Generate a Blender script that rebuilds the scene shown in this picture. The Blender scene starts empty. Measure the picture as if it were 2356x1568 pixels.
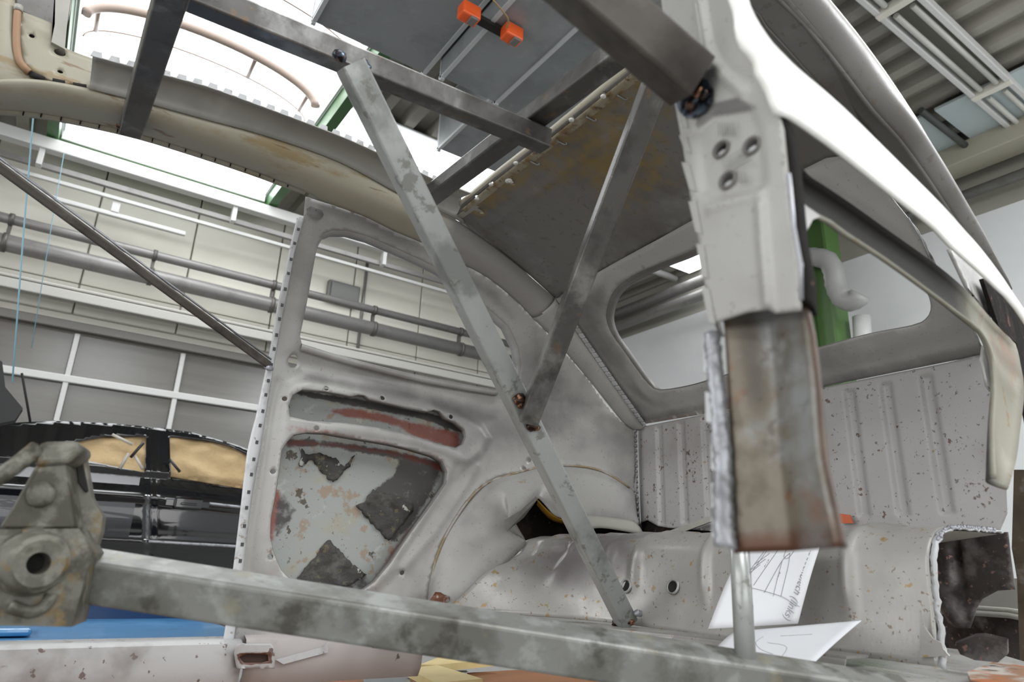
import bpy, bmesh, math, random
import numpy as np
from mathutils import Vector, Matrix
from mathutils.geometry import delaunay_2d_cdt
random.seed(7); rng = np.random.default_rng(7)
scene = bpy.context.scene
COL = scene.collection

# ------------------------------------------------------------------ camera
cam_data = bpy.data.cameras.new('camera')
cam = bpy.data.objects.new('camera', cam_data); COL.objects.link(cam)
cam_data.sensor_width = 36.0; cam_data.lens = 24.0
cam_data.clip_start = .02; cam_data.clip_end = 200
cam.matrix_world = Matrix(((0.821113, -0.208064, -0.531491, 0.0),
                           (-0.569601, -0.239252, -0.786329, 0.0),
                           (0.036446, 0.948403, -0.314967, 0.5),
                           (0, 0, 0, 1)))
cam_data.dof.use_dof = True; cam_data.dof.focus_distance = 1.75; cam_data.dof.aperture_fstop = 5.6
scene.camera = cam

# ------------------------------------------------------------------ world, lamps, exposure
world = bpy.data.worlds.new('world'); scene.world = world; world.use_nodes = True
bg = world.node_tree.nodes['Background']
bg.inputs[0].default_value = (.93, .97, 1.0, 1); bg.inputs[1].default_value = .68
scene.view_settings.view_transform = 'Standard'; scene.view_settings.look = 'None'
scene.view_settings.exposure = 0.05; scene.view_settings.gamma = 1.0
scene.view_settings.use_curve_mapping = False
scene.cycles.max_bounces = 7; scene.cycles.diffuse_bounces = 3; scene.cycles.glossy_bounces = 3; scene.cycles.caustics_reflective = False; scene.cycles.caustics_refractive = False
def area_light(name, loc, size, size_y, power, rot=(0, 0, 0), col=(1, .98, .94)):
    d = bpy.data.lights.new(name, 'AREA'); d.shape = 'RECTANGLE'; d.size = size; d.size_y = size_y
    d.energy = power; d.color = col
    o = bpy.data.objects.new(name, d); COL.objects.link(o); o.location = loc; o.rotation_euler = rot
    return o
# added area lights without openings: daylight fill as from unseen skylights and glazed fronts
area_light('unseen_skylight_fill', (.5, -2.2, 4.55), 2.0, 4.0, 190, col=(.96, .98, 1))
area_light('unseen_skylight_fill', (-4.5, .5, 4.55), 2.0, 6.0, 260, col=(.96, .98, 1))
area_light('unseen_skylight_fill', (5.2, -2.4, 4.55), 2.0, 3.6, 420, col=(.96, .98, 1))  # added to brighten the end wall
area_light('unseen_glazing_fill', (-1.0, -7.0, 1.9), 8.0, 2.6, 170, rot=(math.radians(90), 0, 0), col=(1, .99, .97))
area_light('unseen_glazing_fill', (-7.5, 1.0, 2.0), 2.6, 8.0, 190, rot=(0, math.radians(-90), 0), col=(1, .99, .97))  # added to brighten the surfaces that face forwards

# ------------------------------------------------------------------ helpers
# ---- analytic body surfaces of the shell (metres; X rearwards, Y to the car's far side, Z up) ----
def far(X, Z):
    y = 1.6
    if X > .4: y -= .16 * ((X - .4) / 1.04) ** 1.5
    if Z > .95: y -= .18 * ((Z - .95) / .34) ** 1.3
    return y
def rear(Y, Z): return 1.44 - (Z - .92) * 1.294
def seat(Y, Z): return 1.44
def roof(X, Y):
    z = 1.385 - .05 * (Y - .95) ** 2
    if X > .45: z -= .37 * (X - .45) ** 1.6
    return z
def nout(X, Z):
    y = .245
    if X > .4: y += .13 * (X - .4) ** 1.3
    return y
def jamb(Y, Z): return .40
def hump_prof(Y):
    s = min(1, max(0, (Y - 1.0) / .47)); xb = 1.165 - .36 * s ** 3.2; xt = 1.19 - .16 * s ** 3; zt = .592 - .012 * s
    return [(xb, .383 + .018 * s), (xb + (xt - xb) * .25 + .004, .44), (xb + (xt - xb) * .55, .49), (xt - .006, .535), (xt + .012, .565), (xt + .04, zt - .008), (xt + .085, zt), (1.36, zt + .003), (1.45, zt + .004)]
def hump(Y, Z):
    p = hump_prof(Y)
    for (xa, za), (xb, zb) in zip(p[:6], p[1:7]):
        if Z <= zb: return xa + (xb - xa) * (Z - za) / (zb - za)
    return p[6][0]
SURF = {'far': (far, 1, (0, 2)), 'rear': (rear, 0, (1, 2)), 'seat': (seat, 0, (1, 2)), 'roof': (roof, 2, (0, 1)),
        'nout': (nout, 1, (0, 2)), 'jamb': (jamb, 0, (1, 2)), 'hump': (hump, 0, (1, 2))}
def plane_surf(axis, value):
    uv = {0: (1, 2), 1: (0, 2), 2: (0, 1)}[axis]
    return (lambda a, b: value, axis, uv)

def tag(o, label=None, cat=None, group=None, kind=None):
    if label: o['label'] = label
    if cat: o['category'] = cat
    if group: o['group'] = group
    if kind: o['kind'] = kind
    return o
def put(name, mesh, mat=None, parent=None):
    o = bpy.data.objects.new(name, mesh); COL.objects.link(o)
    if mat is not None and not len(mesh.materials): mesh.materials.append(mat)
    if parent is not None:
        o.parent = parent
        top = parent
        while top.parent: top = top.parent
        o.matrix_parent_inverse = top.matrix_basis.inverted() if parent is top else Matrix()
    return o
def thing(name, label, cat, loc=(0, 0, 0), group=None, kind=None):
    o = bpy.data.objects.new(name, None); COL.objects.link(o); o.location = loc; o.empty_display_size = .05
    return tag(o, label, cat, group, kind)
def mesh_of(verts, faces, smooth=False):
    me = bpy.data.meshes.new('m'); me.from_pydata([tuple(v) for v in verts], [], faces); me.update()
    if smooth: me.polygons.foreach_set('use_smooth', [True] * len(me.polygons))
    return me
def bm_mesh(bm, smooth=False):
    bmesh.ops.recalc_face_normals(bm, faces=bm.faces)
    me = bpy.data.meshes.new('m'); bm.to_mesh(me); bm.free()
    if smooth: me.polygons.foreach_set('use_smooth', [True] * len(me.polygons))
    return me
def solid(o, t, offset=0):
    m = o.modifiers.new('thickness', 'SOLIDIFY'); m.thickness = t; m.offset = offset; m.use_even_offset = False
    return o
def autosmooth(o, ang=35):
    me = o.data
    me.polygons.foreach_set('use_smooth', [True] * len(me.polygons))
    try: me.set_sharp_from_angle(angle=math.radians(ang))
    except Exception: pass
    return o

def in_poly(P, poly):
    P = np.asarray(P); x, y = P[:, 0], P[:, 1]; r = np.zeros(len(P), bool)
    q = np.asarray(poly); n = len(q); j = n - 1
    for i in range(n):
        xi, yi, xj, yj = q[i, 0], q[i, 1], q[j, 0], q[j, 1]
        c = ((yi > y) != (yj > y)) & (x < (xj - xi) * (y - yi) / ((yj - yi) if yj != yi else 1e-12) + xi)
        r ^= c; j = i
    return r
def dist_line(P, line, closed=False):
    P = np.asarray(P); L = np.asarray(line); d = np.full(len(P), 1e9)
    n = len(L)
    for i in range(n if closed else n - 1):
        a, b = L[i], L[(i + 1) % n]; ab = b - a; q = max(float(ab @ ab), 1e-12)
        t = np.clip(((P - a) @ ab) / q, 0, 1)
        d = np.minimum(d, np.hypot(*(P - a - t[:, None] * ab).T))
    return d
def resample(poly, step, closed=True):
    L = [np.array(p, float) for p in poly]; out = []
    n = len(L)
    for i in range(n if closed else n - 1):
        a, b = L[i], L[(i + 1) % n]; k = max(1, int(np.linalg.norm(b - a) / step))
        for s in range(k): out.append(a + (b - a) * s / k)
    if not closed: out.append(L[-1])
    return out
def spline(poly, step, closed=False):
    """Catmull-Rom through the points, resampled"""
    L = [np.array(p, float) for p in poly]; n = len(L); out = []
    for i in range(n if closed else n - 1):
        p0 = L[i - 1] if (closed or i > 0) else 2 * L[0] - L[1]
        p1, p2 = L[i], L[(i + 1) % n]
        p3 = L[(i + 2) % n] if (closed or i + 2 < n) else 2 * L[-1] - L[-2]
        k = max(2, int(np.linalg.norm(p2 - p1) / step))
        for s in range(k):
            t = s / k
            out.append(.5 * ((2 * p1) + (p2 - p0) * t + (2 * p0 - 5 * p1 + 4 * p2 - p3) * t * t + (3 * p1 - p0 - 3 * p2 + p3) * t ** 3))
    if not closed: out.append(L[-1])
    return out
def circle2(c, r, n=12, ry=None):
    return [(c[0] + r * math.cos(2 * math.pi * i / n), c[1] + (ry or r) * math.sin(2 * math.pi * i / n)) for i in range(n)]
def smoothstep(x, a, b):
    t = np.clip((x - a) / (b - a), 0, 1); return t * t * (3 - 2 * t)

def sheet(name, surf, outline, holes=(), step=.01, off=0., mat=None, parent=None, t=.002, relief=(), masks=(), smooth=True, toff=0):
    """A pressed sheet-metal panel on an analytic surface: outline and holes in the surface's two coordinates.
    relief: ('ridge', line, width, height) | ('step', polygon, soft, height); masks: (channel, polygon or None, soft)"""
    F, ax, uv = SURF[surf] if isinstance(surf, str) else surf
    loops = [resample(outline, step)] + [resample(h, min(step, .008)) for h in holes]
    O = np.array(loops[0]); lo, hi = O.min(0), O.max(0)
    gx, gy = np.meshgrid(np.arange(lo[0] + step / 2, hi[0], step), np.arange(lo[1] + step / 2, hi[1], step * .87))
    gx = gx + (np.arange(gx.shape[0]) % 2)[:, None] * step / 2
    G = np.stack([gx.ravel(), gy.ravel()], 1); G = G + rng.uniform(-.08, .08, G.shape) * step
    ok = in_poly(G, O) & (dist_line(G, O, True) > step * .45)
    for h in loops[1:]:
        H = np.array(h); near = np.all((G > H.min(0) - step) & (G < H.max(0) + step), 1)
        sub = near & ok
        if sub.any():
            S = G[sub]; bad = in_poly(S, H) | (dist_line(S, H, True) < step * .4)
            idx = np.where(sub)[0]; ok[idx[bad]] = False
    pts, edges = [], []
    for l in loops:
        b = len(pts); n = len(l); pts += [Vector((float(p[0]), float(p[1]))) for p in l]
        edges += [(b + i, b + (i + 1) % n) for i in range(n)]
    pts += [Vector((float(p[0]), float(p[1]))) for p in G[ok]]
    v2, _, f2, *_ = delaunay_2d_cdt(pts, edges, [], 0, 1e-6)
    V = np.array([(v.x, v.y) for v in v2]); Fa = np.array([f for f in f2 if len(f) == 3])
    cen = V[Fa].mean(1); keep = in_poly(cen, O)
    for h in loops[1:]: keep &= ~in_poly(cen, np.array(h))
    Fa = Fa[keep]
    w = np.array([F(float(a), float(b)) for a, b in V]) + off
    for r in relief:
        if r[0] == 'ridge':
            d = dist_line(V, r[1]); w = w + r[3] * np.exp(-(d / r[2]) ** 2)
        elif r[0] == 'step':
            q = np.array(r[1]); d = dist_line(V, q, True); s = np.where(in_poly(V, q), d, -d)
            w = w + r[3] * smoothstep(s, -r[2] / 2, r[2] / 2)
        elif r[0] == 'fn':
            w = w + r[1](V[:, 0], V[:, 1])
    X = np.zeros((len(V), 3)); X[:, uv[0]] = V[:, 0]; X[:, uv[1]] = V[:, 1]; X[:, ax] = w
    me = mesh_of(X, Fa.tolist(), smooth)
    if masks:
        colr = np.zeros((len(V), 4)); colr[:, 3] = 1
        for ch, poly, soft, *amp in masks:
            if callable(poly): m = poly(V[:, 0], V[:, 1])
            else:
                q = np.array(poly); d = dist_line(V, q, True); s = np.where(in_poly(V, q), d, -d); m = smoothstep(s, -soft, soft)
            m = m * (amp[0] if amp else 1.)
            colr[:, ch] = np.maximum(colr[:, ch], m)
        at = me.color_attributes.new('mask', 'FLOAT_COLOR', 'POINT'); at.data.foreach_set('color', colr.ravel())
    o = put(name, me, mat, parent)
    if t: solid(o, t, toff)
    return o
def lip(name, surf, loop, depth, mat, parent, off=0., closed=True, t=.002, step=.008, flare=0.):
    """a turned flange that leaves a hole's edge along the surface's third axis"""
    F, ax, uv = SURF[surf] if isinstance(surf, str) else surf
    L = resample(loop, step, closed); n = len(L); V = []
    c = np.mean(np.array(L), 0)
    for k in range(2):
        for p in L:
            q = p + (c - p) * flare * k
            v = [0, 0, 0]; v[uv[0]] = q[0]; v[uv[1]] = q[1]; v[ax] = F(float(q[0]), float(q[1])) + off + depth * k; V.append(v)
    fs = [(i, (i + 1) % n, n + (i + 1) % n, n + i) for i in range(n if closed else n - 1)]
    o = put(name, mesh_of(V, fs, True), mat, parent); solid(o, t); return o
def even(line, n):
    """n points spread evenly by length"""
    L = np.array(line, float); d = np.r_[0, np.cumsum(np.linalg.norm(np.diff(L, axis=0), axis=1))]
    s = np.linspace(0, d[-1], n)
    return np.stack([np.interp(s, d, L[:, k]) for k in range(L.shape[1])], 1)
def loft_mesh(rows, closed=False, smooth=True):
    rows = [np.asarray(r) for r in rows]; n = len(rows[0]); m = len(rows)
    V = np.concatenate(rows); fs = []
    for j in range(m - 1):
        for i in range(n if closed else n - 1):
            a = j * n + i; b = j * n + (i + 1) % n; fs.append((a, b, b + n, a + n))
    return mesh_of(V, fs, smooth)
def band(name, A, B, mat, parent, n=60, m=10, bulge=0., bdir=(0, -1, 0), t=.002, power=.8, smooth_in=True, step=.03, wob=0.):
    """a pressed strip lofted between two 3-D edge lines with a rounded crown of height bulge"""
    A = even(spline(A, step) if smooth_in else A, n); B = even(spline(B, step) if smooth_in else B, n)
    d = np.array(bdir, float); d /= np.linalg.norm(d); rows = []
    for k in range(m + 1):
        s = k / m
        r = A * (1 - s) + B * s + d * bulge * math.sin(math.pi * s) ** power
        if wob: r = r + rng.normal(0, wob, r.shape)
        rows.append(r)
    o = put(name, loft_mesh(rows), mat, parent)
    if t: solid(o, t)
    return o
def frame_of(d, up=(0, 0, 1)):
    d = Vector(d).normalized(); u = Vector(up)
    x = u.cross(d)
    if x.length < 1e-4: x = Vector((1, 0, 0)).cross(d)
    x.normalize(); y = d.cross(x); return x, y, d
def sq_tube_mesh(p0, p1, w, h=None, up=(0, 0, 1), wall=.0025, rad=.005, roll=0., seg=1):
    h = h or w; p0, p1 = Vector(p0), Vector(p1); x, y, d = frame_of(p1 - p0, up)
    if roll:
        x, y = x * math.cos(roll) + y * math.sin(roll), -x * math.sin(roll) + y * math.cos(roll)
    def ring(w, h, r):
        out = []
        for cx, cy, a0 in ((1, 1, 0), (-1, 1, 90), (-1, -1, 180), (1, -1, 270)):
            for k in range(4):
                a = math.radians(a0 + 30 * k); out.append((cx * (w / 2 - r) + r * math.cos(a), cy * (h / 2 - r) + r * math.sin(a)))
        return out
    bm = bmesh.new()
    def add(p, rg): return [bm.verts.new(p + x * a + y * b) for a, b in rg]
    ro, ri = ring(w, h, rad), ring(w - 2 * wall, h - 2 * wall, max(rad - wall, .001))
    outer = [add(p0 + (p1 - p0) * k / seg, ro) for k in range(seg + 1)]
    i0, i1 = add(p0, ri), add(p1, ri); n = len(ro)
    for k in range(seg):
        for i in range(n): bm.faces.new((outer[k][i], outer[k][(i + 1) % n], outer[k + 1][(i + 1) % n], outer[k + 1][i]))
    for i in range(n):
        j = (i + 1) % n
        bm.faces.new((i0[i], i0[j], i1[j], i1[i])); bm.faces.new((outer[0][i], outer[0][j], i0[j], i0[i])); bm.faces.new((outer[-1][i], outer[-1][j], i1[j], i1[i]))
    return bm_mesh(bm)
def sweep_mesh(pts, r, n=12, cap=True, smooth=True, rs=None):
    P = [Vector(p) for p in pts]; bm = bmesh.new(); rings = []
    t0 = (P[1] - P[0]).normalized(); x, y, _ = frame_of(t0)
    for i, p in enumerate(P):
        t = (P[min(i + 1, len(P) - 1)] - P[max(i - 1, 0)]).normalized()
        x = (x - t * x.dot(t)).normalized(); y = t.cross(x); rr = rs[i] if rs else r
        rings.append([bm.verts.new(p + (x * math.cos(2 * math.pi * k / n) + y * math.sin(2 * math.pi * k / n)) * rr) for k in range(n)])
    for a, b in zip(rings, rings[1:]):
        for k in range(n): bm.faces.new((a[k], a[(k + 1) % n], b[(k + 1) % n], b[k]))
    if cap:
        bm.faces.new(rings[0]); bm.faces.new(rings[-1])
    me = bm_mesh(bm)
    if smooth:
        me.polygons.foreach_set('use_smooth', [len(p.vertices) == 4 for p in me.polygons])
    return me
def box_mesh(c, s, bevel=0., rot=None, seg=2):
    bm = bmesh.new(); bmesh.ops.create_cube(bm, size=1)
    for v in bm.verts: v.co = Vector((v.co.x * s[0], v.co.y * s[1], v.co.z * s[2]))
    if bevel: bmesh.ops.bevel(bm, geom=bm.edges[:], offset=bevel, segments=seg, affect='EDGES', profile=.5)
    M = Matrix.Translation(c) @ (rot.to_4x4() if rot is not None else Matrix())
    bmesh.ops.transform(bm, matrix=M, verts=bm.verts)
    return bm_mesh(bm)
def prism_mesh(poly3, vec, bevel=0.):
    """a plate: 3-D polygon pushed along vec"""
    bm = bmesh.new(); vec = Vector(vec)
    a = [bm.verts.new(p) for p in poly3]; b = [bm.verts.new(Vector(p) + vec) for p in poly3]; n = len(a)
    bm.faces.new(a); bm.faces.new(b)
    for i in range(n): bm.faces.new((a[i], a[(i + 1) % n], b[(i + 1) % n], b[i]))
    bmesh.ops.triangulate(bm, faces=[f for f in bm.faces if len(f.verts) > 4])
    return bm_mesh(bm)
def blob_mesh(c, r, sq=(1, 1, 1), rough=.25, sub=2, seed=0):
    bm = bmesh.new(); bmesh.ops.create_icosphere(bm, subdivisions=sub, radius=1); rr = random.Random(seed)
    for v in bm.verts:
        k = 1 + rr.uniform(-rough, rough); v.co = Vector((v.co.x * r * sq[0] * k + c[0], v.co.y * r * sq[1] * k + c[1], v.co.z * r * sq[2] * k + c[2]))
    return bm_mesh(bm, True)
def lathe_mesh(profile, origin, axis, n=24):
    """profile: (radius, distance along axis)"""
    x, y, d = frame_of(axis); o = Vector(origin); rows = []
    for r, s in profile:
        rows.append([tuple(o + d * s + (x * math.cos(2 * math.pi * k / n) + y * math.sin(2 * math.pi * k / n)) * r) for k in range(n)])
    return loft_mesh(rows, closed=True)
def join_meshes(meshes):
    bm = bmesh.new()
    for m in meshes: bm.from_mesh(m); bpy.data.meshes.remove(m)
    me = bpy.data.meshes.new('m'); bm.to_mesh(me); bm.free(); return me

# ------------------------------------------------------------------ materials
def lin(c):
    return tuple((v / 255 / 12.92) if v / 255 <= .04045 else ((v / 255 + .055) / 1.055) ** 2.4 for v in c) + (1,)
def M(name, col, rough=.5, metal=0., spots=(), masks=(), bump=None, rough_var=0., spec=.5, scale=(1, 1, 1), coat=0.):
    """col etc. are sRGB 0-255. spots: (colour, noise scale, lo, hi, detail, amount[, stretch]); masks: colours for the painted channels r,g,b"""
    m = bpy.data.materials.new(name); m.use_nodes = True; nt = m.node_tree; N, L = nt.nodes, nt.links
    bs = N['Principled BSDF']; bs.inputs['Roughness'].default_value = rough; bs.inputs['Metallic'].default_value = metal
    bs.inputs['Specular IOR Level'].default_value = spec; bs.inputs['Coat Weight'].default_value = coat
    bs.inputs['Base Color'].default_value = lin(col)
    if not (spots or masks or bump or rough_var): return m
    tc = N.new('ShaderNodeTexCoord'); cur = None
    def noise(sc, det, st=(1, 1, 1), off=0.):
        mp = N.new('ShaderNodeMapping'); mp.inputs['Scale'].default_value = st; mp.inputs['Location'].default_value = (off, off * .7, off * 1.3)
        L.new(tc.outputs['Object'], mp.inputs['Vector'])
        n = N.new('ShaderNodeTexNoise'); n.inputs['Scale'].default_value = sc; n.inputs['Detail'].default_value = det; n.inputs['Roughness'].default_value = .6
        L.new(mp.outputs[0], n.inputs['Vector']); return n.outputs['Fac']
    def rng_(src, lo, hi, amt=1.):
        r = N.new('ShaderNodeMapRange'); r.interpolation_type = 'SMOOTHSTEP'
        r.inputs['From Min'].default_value = lo; r.inputs['From Max'].default_value = hi; r.inputs['To Max'].default_value = amt
        L.new(src, r.inputs['Value']); return r.outputs[0]
    def mix(fac, colr):
        nonlocal cur
        mx = N.new('ShaderNodeMix'); mx.data_type = 'RGBA'
        L.new(fac, mx.inputs['Factor'])
        if cur is None: mx.inputs['A'].default_value = lin(col)
        else: L.new(cur, mx.inputs['A'])
        mx.inputs['B'].default_value = lin(colr); cur = mx.outputs['Result']
    for i, s in enumerate(spots):
        c2, sc, lo, hi, det, amt = s[:6]; st = s[6] if len(s) > 6 else (1, 1, 1)
        mix(rng_(noise(sc, det, st, 3.1 * i + 1.7), lo, hi, amt), c2)
    if masks:
        at = N.new('ShaderNodeAttribute'); at.attribute_name = 'mask'; sp = N.new('ShaderNodeSeparateColor'); L.new(at.outputs['Color'], sp.inputs[0])
        for k, mk in enumerate(masks):
            if mk is None: continue
            c2, sc, soft, amt = mk
            n = noise(sc, 6, (1, 1, 1), 11 + 5 * k)
            ad = N.new('ShaderNodeMath'); ad.operation = 'MULTIPLY_ADD'; L.new(n, ad.inputs[0]); ad.inputs[1].default_value = .9; L.new(sp.outputs[k], ad.inputs[2])
            mix(rng_(ad.outputs[0], .95 - soft, .95 + soft, amt), c2)
    if cur is not None: L.new(cur, bs.inputs['Base Color'])
    if rough_var:
        r = rng_(noise(9, 4, (1, 1, 1), 23), .3, .7); mm = N.new('ShaderNodeMath'); mm.operation = 'MULTIPLY_ADD'
        L.new(r, mm.inputs[0]); mm.inputs[1].default_value = rough_var; mm.inputs[2].default_value = rough - rough_var / 2; L.new(mm.outputs[0], bs.inputs['Roughness'])
    if bump:
        sc, st, dist = bump; b = N.new('ShaderNodeBump'); b.inputs['Strength'].default_value = st; b.inputs['Distance'].default_value = dist
        L.new(noise(sc, 5, (1, 1, 1), 31), b.inputs['Height']); L.new(b.outputs[0], bs.inputs['Normal'])
    return m
def M_emit(name, col, strength):
    m = bpy.data.materials.new(name); m.use_nodes = True; nt = m.node_tree
    bs = nt.nodes['Principled BSDF']; bs.inputs['Base Color'].default_value = lin(col)
    bs.inputs['Emission Color'].default_value = lin(col); bs.inputs['Emission Strength'].default_value = strength
    return m
RUST = (96, 56, 30)
primer = M('blasted_primer', (172, 171, 168), .42, .1,
           spots=[((136, 133, 132), 3.2, .46, .66, 4, .7), ((192, 192, 188), 5, .54, .7, 3, .5), ((120, 116, 110), 150, .64, .70, 2, .4), ((150, 124, 84), 30, .70, .74, 5, .5)],
           masks=[(RUST, 60, .10, .9), ((98, 95, 94), 7, .35, .85), ((146, 66, 50), 55, .22, .85)], bump=(220, .12, .0015), rough_var=.15)
primer_dark = M('dark_primer', (122, 120, 118), .45, .12,
                spots=[((94, 90, 86), 4, .45, .66, 4, .7), ((146, 144, 142), 7, .54, .7, 3, .5), ((100, 92, 76), 60, .60, .66, 3, .5)],
                masks=[((140, 118, 58), 34, .22, .8), ((84, 82, 80), 6, .3, .8), ((150, 62, 44), 45, .2, .9)], bump=(200, .12, .0015), rough_var=.15)
primer_pit = M('pitted_primer', (170, 167, 166), .45, .1,
               spots=[((144, 140, 139), 3.5, .46, .66, 4, .6), ((84, 72, 64), 120, .645, .67, 3, .75), ((92, 68, 50), 42, .66, .675, 6, .9), ((150, 112, 70), 30, .68, .70, 5, .8)],
               masks=[((82, 60, 46), 75, .05, .95), ((100, 97, 96), 6, .35, .8), None], bump=(180, .15, .0015))
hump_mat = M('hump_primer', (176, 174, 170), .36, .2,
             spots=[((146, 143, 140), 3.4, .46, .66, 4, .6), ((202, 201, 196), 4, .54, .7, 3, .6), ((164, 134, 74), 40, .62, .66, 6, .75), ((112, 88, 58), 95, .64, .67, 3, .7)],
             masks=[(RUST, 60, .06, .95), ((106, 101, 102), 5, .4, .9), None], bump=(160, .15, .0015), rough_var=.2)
cream = M('old_cream_paint', (160, 155, 138), .42, 0,
          spots=[((176, 172, 158), 3, .48, .66, 4, .6), ((140, 118, 76), 9, .57, .66, 6, .7, (.5, 1, 2.2)), ((112, 84, 48), 24, .62, .67, 6, .7, (.35, 1, 2.4))],
          masks=[((128, 98, 54), 26, .22, .75), ((150, 148, 146), 5, .35, .9), ((200, 196, 186), 4, .3, .9)], bump=(120, .1, .001))
member_shaded_paint = M('arch_member_shaded_paint', (152, 149, 136), .75, 0, spec=.1, spots=[((166, 164, 154), 12, .5, .66, 4, .7), ((158, 134, 122), 8, .56, .68, 5, .7), ((150, 120, 84), 30, .62, .66, 4, .6)],
          masks=[((84, 82, 79), 6, .35, .95), ((38, 36, 34), 6, .4, .95), None], bump=(120, .1, .001))  # grey and dark masks carry the member's channel shading
grey_cream = M('pale_grey_paint', (166, 164, 156), .45, 0, spots=[((146, 143, 136), 4, .45, .66, 4, .6), ((182, 180, 172), 7, .54, .68, 3, .5)], bump=(120, .1, .001))
white_paint_and_glints = M('white_paint_and_glints', (246, 246, 242), .3, 0, spots=[((234, 232, 224), 5, .55, .7, 4, .4)])  # outer skin paint, also the painted light on rail edge and roof holes
white_sill = M('white_sill_paint', (178, 178, 178), .45, 0,
               spots=[((146, 142, 139), 6, .48, .62, 5, .7), ((122, 100, 88), 14, .60, .65, 6, .75), ((88, 62, 52), 44, .63, .66, 5, .85), ((120, 112, 108), 3, .56, .7, 5, .6)],
               masks=[((88, 52, 36), 40, .1, .95), ((110, 104, 104), 6, .3, .9), None], bump=(90, .15, .0015))
light_flange = M('pale_flange', (196, 198, 200), .42, .1, spots=[((158, 158, 158), 18, .48, .64, 4, .6), ((120, 100, 74), 70, .63, .67, 4, .6)])
slot_dark = M('slot_black', (26, 25, 24), .8)
slot_grey = M('slot_grey', (72, 72, 74), .7)
bare = M('bare_bright_steel', (164, 166, 172), .4, .5, spots=[((120, 120, 122), 24, .48, .62, 5, .7)], bump=(60, .25, .002))
mill = M('mill_scale_steel', (100, 98, 96), .33, .7,
         spots=[((162, 162, 160), 9, .48, .66, 5, .7, (1, 1, .4)), ((76, 74, 72), 16, .5, .66, 5, .7), ((130, 106, 80), 30, .64, .68, 4, .5)], bump=(140, .12, .001), rough_var=.2)
mill_dark = M('dark_mill_steel', (84, 79, 74), .4, .45,
              spots=[((118, 113, 108), 8, .48, .68, 5, .6), ((54, 50, 46), 12, .48, .64, 5, .7), ((134, 108, 70), 14, .64, .70, 4, .5)], bump=(140, .12, .001), rough_var=.2)
zinc = M('galvanised_steel', (172, 175, 173), .38, .35,
         spots=[((178, 181, 180), 14, .48, .64, 4, .6), ((114, 116, 112), 8, .5, .66, 5, .7), ((104, 100, 90), 30, .58, .66, 5, .6)], bump=(120, .1, .001), rough_var=.2)
zinc_dirty = M('dirty_galvanised_steel', (140, 141, 137), .4, .35,
               spots=[((170, 173, 170), 26, .48, .64, 4, .7), ((106, 105, 98), 11, .46, .62, 5, .8), ((66, 64, 55), 13, .56, .66, 5, .7), ((152, 145, 120), 16, .60, .7, 4, .5)], bump=(120, .1, .001), rough_var=.2)
weld = M('weld_bead', (84, 64, 52), .36, .75, spots=[((184, 136, 108), 110, .5, .60, 3, .9), ((34, 28, 26), 70, .5, .6, 3, .95)], bump=(160, .5, .003))
weld_blue = M('weld_tempered', (52, 48, 50), .3, .7, spots=[((112, 128, 146), 90, .44, .58, 2, .85), ((120, 74, 34), 110, .56, .66, 2, .7)])
rusty = M('rusty_steel', (110, 102, 90), .42, .3,
          spots=[((136, 138, 138), 16, .46, .62, 5, .85), ((82, 73, 58), 22, .50, .64, 5, .75), ((116, 78, 50), 30, .57, .66, 6, .7), ((66, 56, 46), 60, .6, .66, 5, .5)],
          masks=[((84, 52, 34), 50, .3, .95), ((60, 54, 48), 24, .35, .75), ((150, 154, 156), 30, .4, .6)], bump=(160, .15, .001), rough_var=.15)
outer_skin = M('old_outer_skin', (156, 160, 157), .5, 0,
               spots=[((166, 157, 132), 12, .52, .66, 6, .5), ((148, 118, 84), 22, .57, .64, 6, .6), ((72, 64, 46), 22, .64, .665, 6, .9), ((74, 70, 60), 90, .66, .69, 3, .6), ((190, 194, 190), 20, .6, .68, 4, .5)],
               masks=[((138, 66, 50), 40, .22, .88), ((66, 62, 60), 45, .16, .95), ((104, 46, 36), 30, .25, .9)], bump=(90, .2, .002))
bitumen = M('bitumen_pad', (66, 64, 61), .75, 0, spots=[((98, 96, 91), 20, .5, .64, 6, .7), ((184, 184, 176), 34, .645, .67, 5, .9), ((38, 34, 30), 16, .5, .62, 5, .7), ((112, 104, 74), 50, .6, .66, 4, .6)], bump=(70, .6, .006))
underseal_and_shade = M('underseal_and_shade_black', (34, 32, 31), .9, 0, spec=.05, spots=[((60, 52, 48), 14, .5, .66, 5, .7), ((110, 84, 74), 60, .64, .68, 4, .8)], bump=(60, .4, .004))  # also stands in for shade on the pillar return and gap plate
dark_rust = M('dark_rusty_sheet', (82, 76, 75), .42, .3, spots=[((44, 36, 34), 8, .46, .6, 5, .9), ((136, 132, 131), 11, .52, .66, 5, .75), ((160, 124, 112), 80, .62, .66, 4, .85)], bump=(90, .3, .002))
orange_rust = M('orange_rust', (138, 104, 78), .7, .1, spots=[((176, 172, 164), 12, .46, .58, 6, .95), ((168, 96, 50), 18, .54, .64, 6, .9), ((66, 48, 38), 20, .58, .64, 5, .9)], bump=(90, .4, .003))
yellow_primer = M('ochre_primer', (190, 146, 46), .5, 0, spots=[((150, 108, 34), 14, .5, .7, 4, .6)])
rubber_brown = M('brown_rubber_edge', (156, 124, 96), .6)
strip_grey = M('weathered_grey_paint', (146, 144, 138), .45, 0, spots=[((126, 124, 118), 4, .45, .66, 4, .6), ((162, 160, 152), 7, .54, .68, 3, .5)], bump=(120, .1, .001))

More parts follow.
